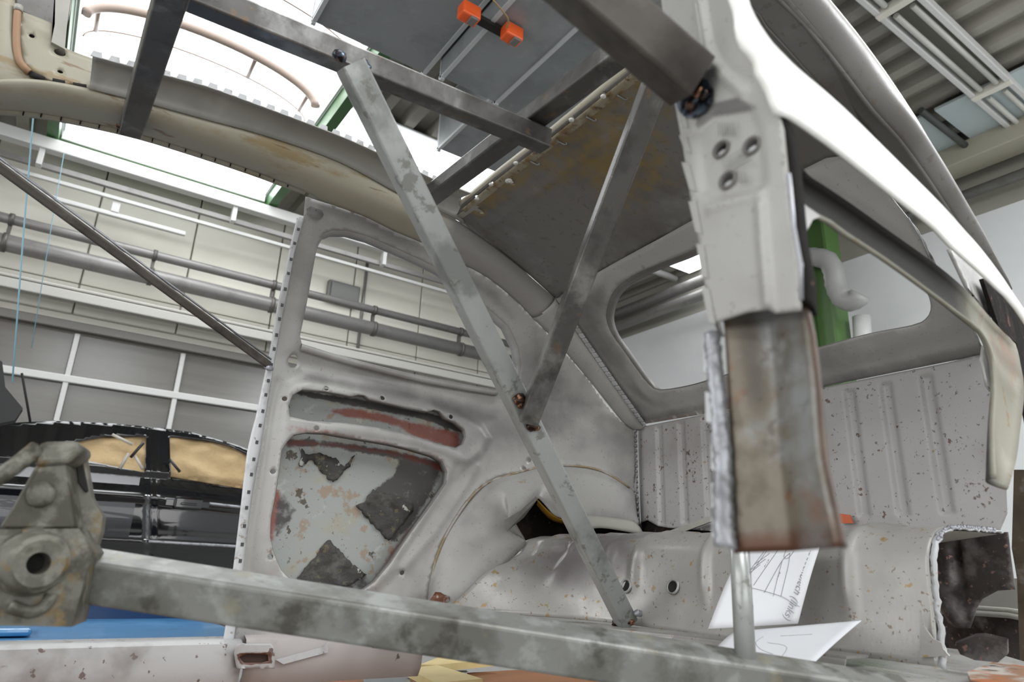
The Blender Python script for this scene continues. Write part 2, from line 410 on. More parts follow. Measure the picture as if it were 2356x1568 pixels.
# ================================================================== the hall
concrete = M('concrete_floor', (150, 149, 146), .5, 0, spots=[((132, 131, 128), 1.2, .45, .65, 5, .6), ((164, 163, 160), 3, .55, .7, 5, .5)])
wall_cream = M('cream_wall_panel', (228, 225, 214), .5, 0, spots=[((218, 215, 204), 1.5, .4, .65, 3, .5)])
wall_white = M('white_wall_paint', (232, 234, 235), .6, 0, spots=[((220, 222, 224), 1.1, .4, .65, 3, .6)])
ceil_mat = M('corrugated_roof_sheet', (158, 155, 145), .5, .1, spots=[((140, 137, 128), 2, .45, .65, 3, .6)])
green_paint = M('green_steel_paint', (62, 104, 58), .4, 0, spots=[((52, 84, 50), 2, .5, .7, 3, .5)])
pale_green = M('pale_green_edge', (150, 180, 140), .5)
pipe_grey = M('grey_pipe', (140, 138, 136), .4, .3, spots=[((116, 114, 112), 6, .5, .7, 3, .5)])
pipe_white = M('white_pipe', (206, 206, 204), .4)
duct_mat = M('galvanised_duct', (146, 150, 152), .42, .25, spots=[((126, 130, 132), 3, .45, .65, 4, .6), ((160, 164, 166), 8, .55, .7, 3, .4)])
duct_edge = M('duct_flange', (196, 200, 202), .4, .3)
orange = M('orange_plastic', (226, 92, 38), .4)
sky_pane = M_emit('skylight_daylight_pane', (250, 253, 255), 4.2)
rib_brown = M('brown_arch_tube', (150, 134, 124), .5)
door_frame = M('white_door_frame', (214, 214, 212), .4)
pane_grey = M('tinted_pane', (124, 122, 118), .2, 0, spec=.5, spots=[((112, 110, 106), 3, .45, .65, 3, .5, (.3, 1, 3))])

tag(put('floor', mesh_of([(-9, -9, 0), (8, -9, 0), (8, 9, 0), (-9, 9, 0)], [(0, 1, 2, 3)]), concrete), 'grey concrete workshop floor under the car shell', 'floor', kind='structure')

def corrugated(x0, x1, y0, y1, z=4.6, pitch=.3, dep=.09):
    V, F = [], []; x = x0; prof = []
    while x < x1 - 1e-6:
        for dx, dz in ((0, 0), (.10, 0), (.14, dep), (.26, dep)):
            if x + dx <= x1: prof.append((x + dx, z + dz))
        x += pitch
    prof.append((x1, z))
    for a, b in prof: V += [(a, y0, b), (a, y1, b)]
    for i in range(len(prof) - 1): F.append((2 * i, 2 * i + 1, 2 * i + 3, 2 * i + 2))
    return mesh_of(V, F)
ceiling = put('ceiling', join_meshes([corrugated(-9, -.6, -9, 8.2), corrugated(1.66, 8, -9, 8.2), corrugated(-.6, 1.66, -9, 3.7), corrugated(-.6, 1.66, 7.75, 8.2)]), ceil_mat)
tag(ceiling, 'grey corrugated steel ceiling of the workshop hall', 'ceiling', kind='structure')

# barrel-vault skylight
sk = thing('window_1', 'bright barrel vault skylight with curved ribs in the ceiling', 'skylight', (.52, 5.7, 4.6), kind='structure')
def arch(y, rise=.38, x0=-.5, x1=1.55, z0=4.74, n=24):
    xc, a = (x0 + x1) / 2, (x1 - x0) / 2
    return [(xc - a * math.cos(math.pi * k / n), y, z0 + rise * math.sin(math.pi * k / n)) for k in range(n + 1)]
ys = [3.75, 4.7, 5.65, 6.6, 7.6]
for a, b in zip(ys, ys[1:]):
    put('pane', loft_mesh([arch(a), arch(b)]), sky_pane, sk)
for y in (3.8, 4.72, 5.84, 7.5):
    put('arch_rib', sweep_mesh(arch(y, .30, -.46, 1.5), .042), rib_brown, sk)
for y in (4.95, 6.15):
    put('arch_rib', sweep_mesh(arch(y, .26, -.46, 1.5), .008, 8), rib_brown, sk)
put('curb', box_mesh((.52, 7.63, 4.66), (2.05, .02, .32)), wall_white, sk)
for k in (3, 9, 15, 21):
    put('rib_spacer', sweep_mesh([arch(5.84, .30, -.46, 1.5)[k], arch(6.15, .26, -.46, 1.5)[k]], .02, 8), rib_brown, sk)
for x in (-.5, 1.55): put('curb', box_mesh((x, 5.68, 4.73), (.02, 3.95, .26)), wall_white, sk)
put('end_wall', mesh_of(arch(7.62) + [(.52, 7.62, 4.6), (1.55, 7.62, 4.6), (-.5, 7.62, 4.6)], [list(range(25)) + [26, 25, 27]]), sky_pane, sk)
for x in (-.57, 1.62): put('beam', box_mesh((x, 5.7, 4.52), (.1, 4.2, .2)), green_paint, sk)
put('beam', box_mesh((.52, 7.78, 4.5), (2.3, .14, .16)), pale_green, sk)
put('beam', box_mesh((.52, 3.66, 4.5), (2.3, .08, .2)), green_paint, sk)
sk2 = thing('window_2', 'small bright skylight seen through the rear window opening', 'skylight', (6.55, 5.35, 4.55), kind='structure')
put('pane', box_mesh((6.55, 5.35, 4.53), (.8, 1.1, .03)), sky_pane, sk2)
put('curb', box_mesh((6.55, 5.35, 4.57), (.92, 1.22, .03)), wall_white, sk2)

sk3 = thing('window_3', 'bright skylight strip beyond the cut roof opening', 'skylight', (2.75, 6.2, 4.55), kind='structure')
put('pane', box_mesh((2.67, 6.2, 4.57), (1.95, 1.5, .03)), sky_pane, sk3)
put('curb', box_mesh((2.7, 6.2, 4.595), (2.0, 1.6, .015)), wall_white, sk3)

# far side wall: cream cladding panels above a glazed sectional door
wl = thing('wall_left', 'cream panel wall above the glazed workshop doors', 'wall', (1, 8.05, 0), kind='structure')
put('wall_base', box_mesh((-.5, 8.16, 2.3), (17, .1, 4.6)), wall_cream, wl)
for i in range(-4, 9):
    put('wall_panel', box_mesh((i * .98 + .45, 8.06, 3.86), (.965, .06, 1.42), .008, seg=1), wall_cream, wl)
    put('wall_panel', box_mesh((i * .98 + .45, 8.06, 2.98), (.965, .06, .32), .008, seg=1), wall_cream, wl)
dr = thing('door_1', 'glazed sectional door with white bars behind the black car', 'door', (.5, 8.0, 0), kind='structure')
for j, (z0, z1) in enumerate(((2.17, 2.6), (1.62, 2.08), (1.07, 1.53), (.5, .98))):
    for i in range(-4, 6):
        put('pane', box_mesh((i + .55, 8.02, (z0 + z1) / 2), (.94, .02, z1 - z0)), pane_grey, dr)
for z in (2.125, 1.575, 1.02, .46): put('bar', box_mesh((.5, 7.98, z), (11, .06, .075), .01), door_frame, dr)
for i in range(-4, 7): put('bar', box_mesh((i + .05, 7.985, 1.5), (.05, .05, 2.2), .01), door_frame, dr)
put('head_rail', box_mesh((.5, 7.95, 2.66), (11, .1, .09), .01), M('door_head_dark', (120, 118, 114), .5), dr)

def bar_thing(name, mesh, mat, label, cat, group=None):
    return tag(put(name, mesh, mat), label, cat, group)
bar_thing('cable_tray', join_meshes([box_mesh((0, 7.86, 2.98), (12, .3, .03), .01), box_mesh((0, 7.72, 2.9), (12, .05, .1), .01)]), M('tray_pale', (188, 186, 180), .45), 'white rail running along the wall above the glazed door', 'rail')
bar_thing('thin_conduit', sweep_mesh([(-6, 7.78, 3.56), (6.9, 7.78, 3.56)], .05), pipe_grey, 'thinner upper grey pipe on the cream wall', 'pipe')
tp = bar_thing('thick_pipe', sweep_mesh([(-6, 7.75, 3.3), (6.9, 7.75, 3.3)], .085, 16), pipe_grey, 'thicker lower grey pipe on the cream wall', 'pipe')
clamp_grey = M('clamp_grey', (104, 100, 96), .5, .4)
for i in range(5):
    x = -.72 + 1.28 * i
    put('pipe_clamp', join_meshes([sweep_mesh([(x - .02, 7.78, 3.56), (x + .02, 7.78, 3.56)], .062), sweep_mesh([(x - .02, 7.75, 3.3), (x + .02, 7.75, 3.3)], .098), box_mesh((x, 7.82, 3.42), (.03, .06, .2))]), clamp_grey, tp)
top_rail = thing('light_rail', 'long white lighting rail along the top of the cream wall', 'rail', (0, 7.55, 4.3))
put('housing', box_mesh((0, 7.55, 4.34), (14, .12, .13), .01), door_frame, top_rail)
put('tray', box_mesh((0, 7.62, 4.14), (14, .05, .06), .005), pipe_grey, top_rail)
put('lower_tray', box_mesh((0, 7.66, 4.03), (14, .04, .04), .005), pipe_white, top_rail)
for i in range(6): put('hanger', box_mesh((-.62 + 1.85 * i, 7.57, 4.2), (.05, .1, .2), .005), door_frame, top_rail)
bar_thing('wall_lamp', join_meshes([box_mesh((.15, 7.7, 3.86), (1.3, .05, .05), .01), box_mesh((.1, 7.7, 3.94), (.08, .07, .12), .01)]), pipe_white, 'thin white tube lamp with a square box on the cream wall', 'lamp')
bar_thing('wall_vent', join_meshes([box_mesh((2.75, 7.98, 3.76), (.42, .08, .26), .01), box_mesh((2.75, 7.92, 3.76), (.36, .02, .2))]), M('vent_grey', (110, 110, 108), .5), 'dark grey vent box on the wall seen through the quarter window', 'vent')
bar_thing('vertical_conduit', sweep_mesh([(3.04, 8.01, 2.99), (3.04, 8.01, 4.3)], .02, 8), pipe_grey, 'thin upright conduit seen through the quarter window', 'conduit')

# end wall behind the rear window
wb = thing('wall_back', 'plain white end wall behind the car shell', 'wall', (7.1, 2, 0), kind='structure')
put('white_face', box_mesh((7.1, -.4, 1.97), (.1, 17, 3.94)), wall_white, wb)
put('upper_face', box_mesh((7.16, -.4, 4.3), (.1, 17, .75)), M('grey_upper_wall', (168, 166, 156), .6), wb)
bar_thing('crane_beam', box_mesh((6.75, -1, 4.42), (.3, 10, .2), .01), M('beige_beam', (176, 172, 156), .5), 'beige beam across the hall above the white end wall', 'beam')
bar_thing('end_wall_pipe', sweep_mesh([(6.9, -6, 4.12), (6.9, 3.3, 4.12)], .05), pipe_grey, 'slim grey pipe above the white end wall', 'pipe')
bar_thing('end_wall_duct', sweep_mesh([(6.85, 4.4, 4.28), (6.85, 7.8, 4.28)], .075, 16), pipe_grey, 'upper grey pipe seen through the rear window', 'pipe')
bar_thing('end_wall_duct', sweep_mesh([(6.8, 4.4, 4.05), (6.8, 7.8, 4.05)], .075, 16), pipe_grey, 'lower grey pipe seen through the rear window', 'pipe')
for i, (y0, y1, lb) in enumerate(((-1.5, 2.16, 'wide pale blue ceiling board beside the lamp row'), (2.26, 3.4, 'narrow pale ceiling board next to the car roof rail'))):
    bar_thing('ceiling_board', box_mesh((6.4, (y0 + y1) / 2, 4.53), (.95, y1 - y0, .03), .005), M('ceiling_board_%d' % i, (186, 198, 200), .6), lb, 'ceiling board')
bar_thing('ceiling_pipe', sweep_mesh([(5.8, 2.22, 4.5), (6.95, 2.2, 4.45)], .03), M('dark_pipe', (74, 78, 76), .5), 'dark pipe between the two pale ceiling boards', 'pipe')
col_green = M('column_green', (88, 122, 68), .45, 0, spots=[((72, 102, 58), 2, .5, .7, 3, .5)])
gc = thing('green_column', 'green steel column seen through the rear window', 'column', (6.4, 3.62, 0), kind='structure')
for dy, w in ((-.13, .03), (.13, .03)): put('column_flange', box_mesh((6.4, 3.64 + dy, 2.3), (.26, w, 4.6)), col_green, gc)
put('web', box_mesh((6.4, 3.64, 2.3), (.02, .25, 4.6)), col_green, gc)
pts = spline([(6.18,3.7246,3.7372),(6.18,3.5578,3.6656),(6.18,3.4464,3.5855),(6.18,3.4014,3.4489),(6.18,3.3937,3.2803),(6.18,3.3311,3.1207),(6.18,3.22,3.0865),(6.18,3.162,3.1319)], .04)
bar_thing('exhaust_hose', sweep_mesh(pts, .095, 16, rs=[.095 + .008 * (i % 2) for i in range(len(pts))]), M('grey_hose', (160, 160, 158), .45), 'bent grey ribbed exhaust hose in front of the green column', 'hose')
bar_thing('branch_pipe', sweep_mesh(spline([(6.2, 4.1, 4.36), (6.2, 3.4, 4.36), (6.2, 2.4, 4.2)], .1), .06, 12), pipe_grey, 'grey pipe crossing the green column below the ceiling', 'pipe')
bar_thing('wall_cylinder', sweep_mesh([(6.5,3.3474,3.0291),(6.5,3.3797,2.5698)], .085, 16), pipe_white, 'white upright pipe beside the green column', 'pipe')

bar_thing('white_rail', sweep_mesh([(4.2, 6.2, 4.55), (7.0, 6.2, 4.55)], .05, 8), door_frame, 'white rail below the roof seen through the rear window', 'rail')
# row of switched-off ceiling tubes
lr = thing('tube_lamp_row', 'pale ceiling fixture with pairs of switched-off fluorescent tubes', 'lamp', (5.5, 1.75, 4.6))
for dy in (-.13, .13): put('side_rail', box_mesh((5.2, 1.72 + dy, 4.5), (7.6, .045, .08), .008), door_frame, lr)
put('back_tray', box_mesh((5.2, 1.72, 4.56), (7.6, .24, .02)), M('tray_grey', (120, 118, 108), .5), lr)
for x0 in (2.9, 4.42, 5.94, 7.46):
    put('end_bracket', box_mesh((x0, 1.72, 4.48), (.06, .3, .07), .006), wall_cream, lr)
    for dy in (-.06, .06):
        put('tube', sweep_mesh([(x0 - 1.42, 1.72 + dy, 4.48), (x0 - .05, 1.72 + dy, 4.48)], .022), M('lamp_tube_%g_%g' % (x0, dy), (206, 206, 200), .3), lr)

# ventilation ducts under the roof
def duct(x0, x1, y0, y1, z0, z1, label):
    d = thing('air_duct', label, 'duct', ((x0 + x1) / 2, (y0 + y1) / 2, z0), 'ventilation ducts under the roof')
    put('casing', box_mesh(((x0 + x1) / 2, (y0 + y1) / 2, (z0 + z1) / 2), (x1 - x0, y1 - y0, z1 - z0)), duct_mat, d)
    for x in (x0 + .015, x1 - .015):
        put('flange', join_meshes([box_mesh((x, y, (z0 + z1) / 2), (.03, .025, z1 - z0 + .05)) for y in (y0, y1)] + [box_mesh((x, (y0 + y1) / 2, z), (.03, y1 - y0 + .05, .025)) for z in (z0, z1)]), duct_edge, d)
    return d
duct(.9, 1.78, 2.4, 3.93, 4.0, 4.5, 'flat grey duct next to the skylight')
duct(1.8, 2.3, 2.6, 3.72, 3.85, 4.4, 'short deep grey duct carrying the orange actuators')
duct(2.33, 5.2, 2.2, 4.75, 4.02, 4.5, 'long grey duct running towards the end wall')
bar_thing('cable_channel', join_meshes([box_mesh((3.72, 2.75, 3.97), (2.6, .05, .1)), box_mesh((3.72, 2.78, 3.93), (2.6, .09, .015))]), M('channel_dark', (84, 88, 88), .5, .4), 'dark perforated channel hung below the long duct', 'channel')
for i, (px, lb) in enumerate(((0, 'orange actuator box nearer the skylight'), (1, 'orange actuator box with a hanging yellow wire'))):
    base = [(1.6299,3.0326,3.82),(1.9445,3.0155,3.82)][i]
    a = thing('actuator', lb, 'actuator', base, 'orange duct actuators')
    put('housing', box_mesh((base[0], base[1], base[2] - .03), (.13, .09, .1), .012), orange, a)
    put('cover', box_mesh((base[0] + .02, base[1] - .01, base[2] - .085), (.05, .07, .02), .006), M('grey_cover_%d' % i, (110, 106, 104), .5), a)
bar_thing('actuator_wire', sweep_mesh(spline([(1.6881,2.8436,3.78),(1.7992,2.8892,3.78),(1.8614,2.9318,3.78),(1.9127,3.0568,3.78),(1.982,3.0973,3.78)], .03), .006, 6), M('yellow_wire', (150, 128, 84), .5), 'thin yellow wire hanging between the actuators', 'wire')
bar_thing('actuator_shelf', box_mesh(tuple([(1.8204,3.0752,3.83)][0]), (.42, .06, .03)), slot_dark, 'dark bar below the orange actuators', 'bar')

# ---------------------------------------------------------------- black car behind
black = M('black_car_paint', (14, 15, 18), .12, .1, coat=1.0)
grey_lacq = M('dark_grey_lacquer', (58, 60, 64), .25, .3, coat=.6)
kraft = M('kraft_paper', (198, 172, 130), .7, 0, spots=[((176, 150, 108), 3, .45, .65, 4, .6)], bump=(7, .8, .03))
bc = thing('black_car', 'black sedan with windows masked in brown paper', 'car', (.7, 6.4, 0))
def cside(X, Z):
    return 5.6 + (.36 * (Z - 1.05) ** 1.1 if Z > 1.05 else .05 * ((Z - .72) / .35) ** 2)
CS = (cside, 1, (0, 2))
roofl = [(-3.2, .92), (-1.9, 1.02), (-1.0, 1.1), (-.35, 1.27), (.03, 1.355), (.4, 1.392), (.9, 1.402), (1.25, 1.345), (1.75, 1.2), (2.1, 1.08), (2.6, 1.0)]
side_out = [(-3.2, .35), (-2.6, .24), (2.6, .3), (2.6, 1.0)] + roofl[::-1][1:]
w1 = [(0.0961,1.0742),(0.2858,1.0957),(0.637,1.0539),(0.6104,1.3205),(0.3421,1.2843),(0.1215,1.1969),(0.0091,1.1291)]
w2 = [(0.8123,1.0467),(1.4158,1.0001),(1.376,1.2607),(1.1996,1.3281),(1.0035,1.3501),(0.7656,1.3415)]
seam = [(0.6277,1.377),(0.6878,1.0192),(0.777,0.505)]
tr1, tr2 = [(.8, .885), (1.5, .86), (2.3, .84)], [(.75, .585), (1.5, .575), (2.3, .565)]
sheet('body_side', CS, side_out, [w1, w2], .022, 0, black, bc, .004, relief=[('ridge', seam, .022, .012), ('ridge', [(-2.5, .86), (.6, .90), (2.4, .84)], .05, -.018), ('ridge', [(-2.5, .58), (2.4, .565)], .03, -.012)])
for nm, w in (('masking_paper', w1), ('masking_paper', w2)):
    c0 = np.mean(np.array(w), 0); sheet(nm, CS, [tuple(c0 + (np.array(p) - c0) * 1.03) for p in w], (), .03, .03, kraft, bc, 0, relief=[('fn', lambda a, b: .012 * np.sin(a * 23 + np.sin(b * 17) * 2) + .01 * np.sin(b * 41 + a * 9))])
rl = even(spline([(x, cside(x, z) + .0, z) for x, z in roofl], .1), 60)
put('roof', loft_mesh([rl, rl + np.array((0, .25, .045)), rl + np.array((0, .75, .06)), rl * np.array((1, 0, 1)) + np.array((0, 7.1, 0))]), black, bc)
sheet('far_side', plane_surf(1, 7.15), side_out, (), .12, 0, black, bc, .004)
put('door_panel', loft_mesh([[(x, cside(x, z) - .006, z) for z in np.linspace(.56, 1.02, 14)] for x in np.linspace(-.9, .62, 12)]), grey_lacq, bc)
for tr in (tr1, tr2): put('trim_strip', sweep_mesh([(x, cside(x, z) - .012, z) for x, z in tr], .011, 8), bare, bc)
hx, hy, hz = [(0.9575,5.58,0.8601)][0]
hd = put('door_handle', join_meshes([box_mesh((hx, hy - .02, hz), (.19, .03, .085), .014), box_mesh((hx, hy - .04, hz - .005), (.11, .02, .016), .005)]), black, bc)
put('handle_plate', box_mesh((hx, hy + .004, hz), (.3, .012, .05), .005), black, bc)
for i, x in enumerate((-1.5, 2.0)):
    put('wheel', lathe_mesh([(.02, 0), (.2, .01), (.3, 0), (.315, .05), (.315, .2), (0.02, .21)], (x, 5.63, .315), (0, 1, 0)), slot_dark, bc)
for i, (p, q) in enumerate([[(0.1497,5.57,1.0429),(0.2103,5.55,1.089)],[(0.4734,5.57,1.0603),(0.5072,5.55,1.1723)],[(0.5256,5.57,1.1458),(0.586,5.55,1.2569)],[(0.5504,5.57,1.1611),(0.6146,5.55,1.0737)],[(0.7786,5.57,1.1627),(0.8608,5.55,1.0781)],[(0.3823,5.57,1.2917),(0.52,5.55,1.2359)]]):
    st = tag(put('glue_stick', sweep_mesh([p, q], .011, 6), M('stick_%d' % i, (186, 182, 172) if i % 2 else (40, 40, 42), .4)),
        ['dark rod lying low in the masked front window', 'pale stick leaning in the masked front window', 'dark rod leaning beside the door pillar of the black car', 'pale stick at the lower corner of the masked front window', 'dark rod in the corner of the masked rear window', 'pale rod hanging from the top of the masked front window'][i], 'rod', 'rods stuck in the masked windows')
bt = tag(put('black_tailgate', prism_mesh([(-0.4643,5.0,1.6432),(-0.3086,5.0,1.5615),(-0.2608,5.0,1.4138),(-0.1504,5.0,1.3041),(-0.1723,5.0,1.2265),(-0.3514,5.0,1.1514)], (0, .12, 0)), M('matt_black', (30, 30, 32), .5)), 'dark glossy car part standing up at the picture edge above the black car', 'car part')
tag(put('antenna', sweep_mesh([(-0.2361,5.9,1.6937),(-0.0967,5.9,1.3137)], .009, 6), slot_dark), 'thin black antenna above the roof of the black car', 'antenna')
cable_blue = M('blue_cable', (126, 168, 184), .6)
tag(put('blue_cable', sweep_mesh([(-0.6637,4.2,4.325),(-0.4268,4.2,2.774),(-0.3138,4.2,2.0348),(-0.1961,4.2,1.2943)], .0045, 6), cable_blue), 'pale blue cable hanging beside the skylight, the longer one', 'cable')
tag(put('blue_cable', sweep_mesh([(-0.4421,7.49,4.277),(-0.381,7.49,3.4799),(-0.2799,7.49,2.2605)], .004, 6), cable_blue), 'thin blue cable hanging before the cream wall, the shorter one', 'cable')

# ---------------------------------------------------------------- blue body part behind the far sill
blue = M('blue_car_paint', (72, 136, 186), .35, 0, spots=[((96, 160, 206), 5, .5, .7, 4, .6), ((60, 104, 140), 9, .58, .7, 4, .5)], coat=.3)
dblue = M('deep_blue_paint', (24, 50, 86), .3, 0, coat=.4)
bp = thing('blue_body_panel', 'bright blue car body part lying behind the white sill', 'car part', (0, 2.4, 0))
put('ledge', box_mesh((-.3, 2.35, .285), (1.75, .62, .03), .012), blue, bp)
put('raised_lid', box_mesh((-.36, 2.2, .312), (.86, .2, .018), .008), blue, bp)
put('upright_face', box_mesh((-.3, 2.66, .36), (1.75, .03, .16), .01), dblue, bp)
put('stand', box_mesh((-.3, 2.4, .135), (1.4, .3, .27)), dblue, bp)
for i in range(6): put('punched_hole', lathe_mesh([(.011, 0), (.009, -.003), (.001, -.004)], (.17 + .045 * i, 2.642, .385), (0, -1, 0), 10), slot_dark, bp)

# ---------------------------------------------------------------- timber and perforated strips under the shell
ply = M('brown_plywood', (150, 100, 62), .6, 0, spots=[((120, 76, 44), 5, .45, .65, 5, .7, (.3, 1, 1))])
pine = M('pale_yellow_board', (226, 206, 150), .6, 0, spots=[((206, 182, 122), 6, .45, .65, 4, .6)])
perf = M('perforated_zinc', (150, 154, 158), .4, .5)
pb0 = tag(put('plywood_board', box_mesh((1.0, 1.6, .17), (2.4, .84, .025), .003), ply), 'brown plywood board under the car shell', 'board')
for x in (.0, 2.0):
    for y in (1.3, 1.9): put('support_block', box_mesh((x, y, .078), (.09, .09, .156), .004), ply, pb0)
tag(put('yellow_board', prism_mesh([(1.0462,1.967,0.2),(1.1879,2.1047,0.2),(1.3258,1.9968,0.2),(1.0847,1.9445,0.2)], (0, 0, .02)), pine), 'upper pale yellow board on the plywood', 'board')
tag(put('yellow_board', prism_mesh([(0.9735,1.906,0.2),(1.0908,1.9424,0.2),(1.0793,1.6731,0.2),(0.9307,1.662,0.2)], (0, 0, .02)), pine), 'lower pale yellow board on the plywood', 'board')
for i, (q, lb) in enumerate((([(0.8747,1.975,0.19),(1.0059,1.9609,0.19),(0.9096,1.7379,0.19),(0.7933,1.7837,0.19)], 'perforated zinc strip left of the yellow boards'), ([(1.1249,1.9894,0.19),(1.2152,1.9763,0.19),(1.1072,1.7928,0.19),(1.0659,1.8084,0.19)], 'perforated zinc strip between the yellow boards'))):
    ps = tag(put('perforated_strip', prism_mesh(q, (0, 0, .006)), perf), lb, 'metal strip')
    c0 = np.mean(np.array(q), 0)
    for k in range(4): put('punched_hole', lathe_mesh([(.011, 0), (.001, .001)], (q[0][0] * (1 - (k + .7) / 5) + q[1][0] * (k + .7) / 5, q[0][1] * (1 - (k + .7) / 5) + q[1][1] * (k + .7) / 5 - .03, .1968), (0, 0, 1), 10), slot_dark, ps)

# ================================================================== the car body shell
shell = thing('car_body_shell', 'stripped grey classic car body shell without doors or glass', 'car body', (.6, .95, .25))

# ---- far side: inner quarter panel with door pillar
top_seam = [(0.3743,1.2891),(0.4329,1.2892),(0.5186,1.2864),(0.5997,1.273),(0.6841,1.264),(0.7993,1.2404),(0.8679,1.2262),(0.9688,1.188),(1.0881,1.1279),(1.1644,1.0849),(1.2736,1.0137),(1.3891,0.9172),(1.4277,0.8981)]
arch_px = [(0.835,0.4072),(0.8353,0.4594),(0.8468,0.512),(0.8654,0.5654),(0.8899,0.61),(0.92,0.6529),(0.9581,0.6977),(1.0031,0.7285),(1.0538,0.741),(1.1235,0.7624),(1.2034,0.7745),(1.287,0.7735),(1.3585,0.7539),(1.4193,0.717)]
pillar_edge = [(0.4115,0.3126),(0.4056,0.4053),(0.4052,0.4707),(0.4029,0.526),(0.4016,0.6369),(0.4047,0.7368),(0.4045,0.8438),(0.4021,0.9282),(0.4045,0.9846),(0.3976,1.0796),(0.3849,1.1807),(0.3834,1.2499)]
foot = [(0.8287,0.3513),(0.7562,0.3145),(0.4854,0.3192)]
arch_s = spline(arch_px, .02)
outline = top_seam + [(1.4284,0.8085)] + [tuple(p) for p in arch_s[::-1]] + foot + pillar_edge
qwin = [(0.4898,1.2496),(0.4546,1.2421),(0.4377,1.2308),(0.4314,1.2075),(0.4357,1.1709),(0.4435,1.1086),(0.4479,1.0603),(0.4504,1.0104),(0.4586,0.9949),(0.4828,0.9821),(0.5551,0.9803),(0.6567,0.9737),(0.7746,0.9668),(0.9096,0.9626),(0.9948,0.9616),(1.0376,0.9614),(1.0477,0.9956),(1.0428,1.0341),(1.0203,1.0772),(0.9734,1.123),(0.9219,1.1469),(0.8706,1.1687),(0.8071,1.1954),(0.739,1.2186),(0.6869,1.2288),(0.6127,1.2401),(0.5419,1.2488)]
slot = [(0.4501,0.8399),(0.4558,0.8669),(0.4773,0.8837),(0.5322,0.8879),(0.5967,0.8851),(0.6123,0.8919),(0.6286,0.8929),(0.6405,0.885),(0.7312,0.8767),(0.7952,0.8736),(0.8122,0.882),(0.8282,0.8795),(0.8453,0.8633),(0.8738,0.8554),(0.899,0.8392),(0.9042,0.8207),(0.8974,0.8009),(0.8783,0.7883),(0.8268,0.7932),(0.7564,0.8074),(0.6622,0.8171),(0.5901,0.8175),(0.5039,0.8113),(0.4562,0.815)]
recess = [(0.4592,0.7577),(0.4718,0.7744),(0.5007,0.7839),(0.5447,0.7871),(0.5939,0.7844),(0.6477,0.782),(0.7028,0.7793),(0.7594,0.7729),(0.8175,0.7626),(0.8456,0.7507),(0.859,0.7263),(0.8572,0.697),(0.8264,0.6481),(0.7769,0.5722),(0.7332,0.5004),(0.6992,0.4574),(0.677,0.4411),(0.6479,0.4297),(0.5689,0.433),(0.5123,0.4531),(0.4841,0.4765),(0.4635,0.5121),(0.451,0.5451),(0.4467,0.585),(0.4494,0.6325),(0.4498,0.697),(0.4491,0.7364)]
dots = [(0.5334,0.8953),(0.44,0.8553),(0.6749,0.8927),(0.8593,0.8686),(0.4383,0.687),(0.4579,0.5033),(0.766,0.4795),(0.5216,0.7959),(1.0946,0.7798),(1.0787,0.7549)]
big_dot = [(0.4499,0.9513)][0]
frame_out = [(0.4349,0.8017),(0.4303,0.8455),(0.4361,0.8759),(0.4551,0.8967),(0.4909,0.9117),(0.616,0.9072),(0.8073,0.8948),(0.8884,0.8785),(0.9469,0.8565),(0.9734,0.8246),(0.9584,0.796),(0.9353,0.7727),(0.898,0.7298),(0.755,0.4946),(0.7108,0.445),(0.6369,0.4095),(0.4937,0.4082),(0.446,0.4635),(0.4358,0.5534)]
rA = [(0.5329,0.7985),(0.6637,0.8028),(0.7766,0.7942),(0.8553,0.7776),(0.8958,0.7631),(0.9197,0.7647),(0.9428,0.7837)]
rB = [(0.8892,0.7438),(0.876,0.7059),(0.8215,0.6144),(0.7577,0.5045)]
rC = [(0.9367,0.7483),(0.9121,0.6943),(0.8427,0.5827),(0.7692,0.4951)]
rD = [(0.4224,0.8927),(0.4165,0.8087),(0.4165,0.6892),(0.4157,0.5752),(0.4195,0.4711)]
rE = [(0.4041,1.2554),(0.4139,1.2042),(0.4253,1.133),(0.4385,1.0201),(0.4404,0.9804)]
belt = [(0.4765,0.9476),(0.6397,0.9423),(0.8148,0.9348),(0.9767,0.9132)]
round_holes = [circle2(p, .0058, 8) for p in dots] + [circle2(big_dot, .013, 14, .016)]
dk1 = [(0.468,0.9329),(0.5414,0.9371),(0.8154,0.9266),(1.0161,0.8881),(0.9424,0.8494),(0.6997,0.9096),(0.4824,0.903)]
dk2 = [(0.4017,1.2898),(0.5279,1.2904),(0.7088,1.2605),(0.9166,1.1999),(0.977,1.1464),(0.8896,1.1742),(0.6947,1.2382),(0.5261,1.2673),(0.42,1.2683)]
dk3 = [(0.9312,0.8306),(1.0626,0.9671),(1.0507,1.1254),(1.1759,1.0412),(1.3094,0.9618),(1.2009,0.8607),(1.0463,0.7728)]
redm = [(0.4497,0.8021),(0.529,0.8025),(0.6651,0.7894),(0.8168,0.7717),(0.8569,0.7555),(0.8505,0.7365),(0.7982,0.7643),(0.6662,0.7788),(0.5246,0.7828),(0.4685,0.774),(0.4571,0.7608)]
rustm = [(0.434,0.5656),(0.461,0.5735),(0.471,0.5246),(0.4846,0.4946),(0.456,0.4578),(0.4364,0.5079)]
sheet('side_panel', 'far', outline, [qwin, slot, recess] + round_holes, .0075, 0, primer, shell, .0025,
      relief=[('step', frame_out, .03, -.010), ('ridge', rA, .011, -.005), ('ridge', rB, .012, .006), ('ridge', rC, .014, -.006), ('ridge', rD, .010, .006),
              ('ridge', rE, .012, -.005), ('ridge', belt, .03, .012), ('ridge', [tuple(p) for p in arch_s], .008, -.004)],
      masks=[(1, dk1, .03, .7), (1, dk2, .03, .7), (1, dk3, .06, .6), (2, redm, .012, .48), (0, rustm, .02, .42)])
lip('window_flange', 'far', qwin, .028, primer, shell, flare=.02)
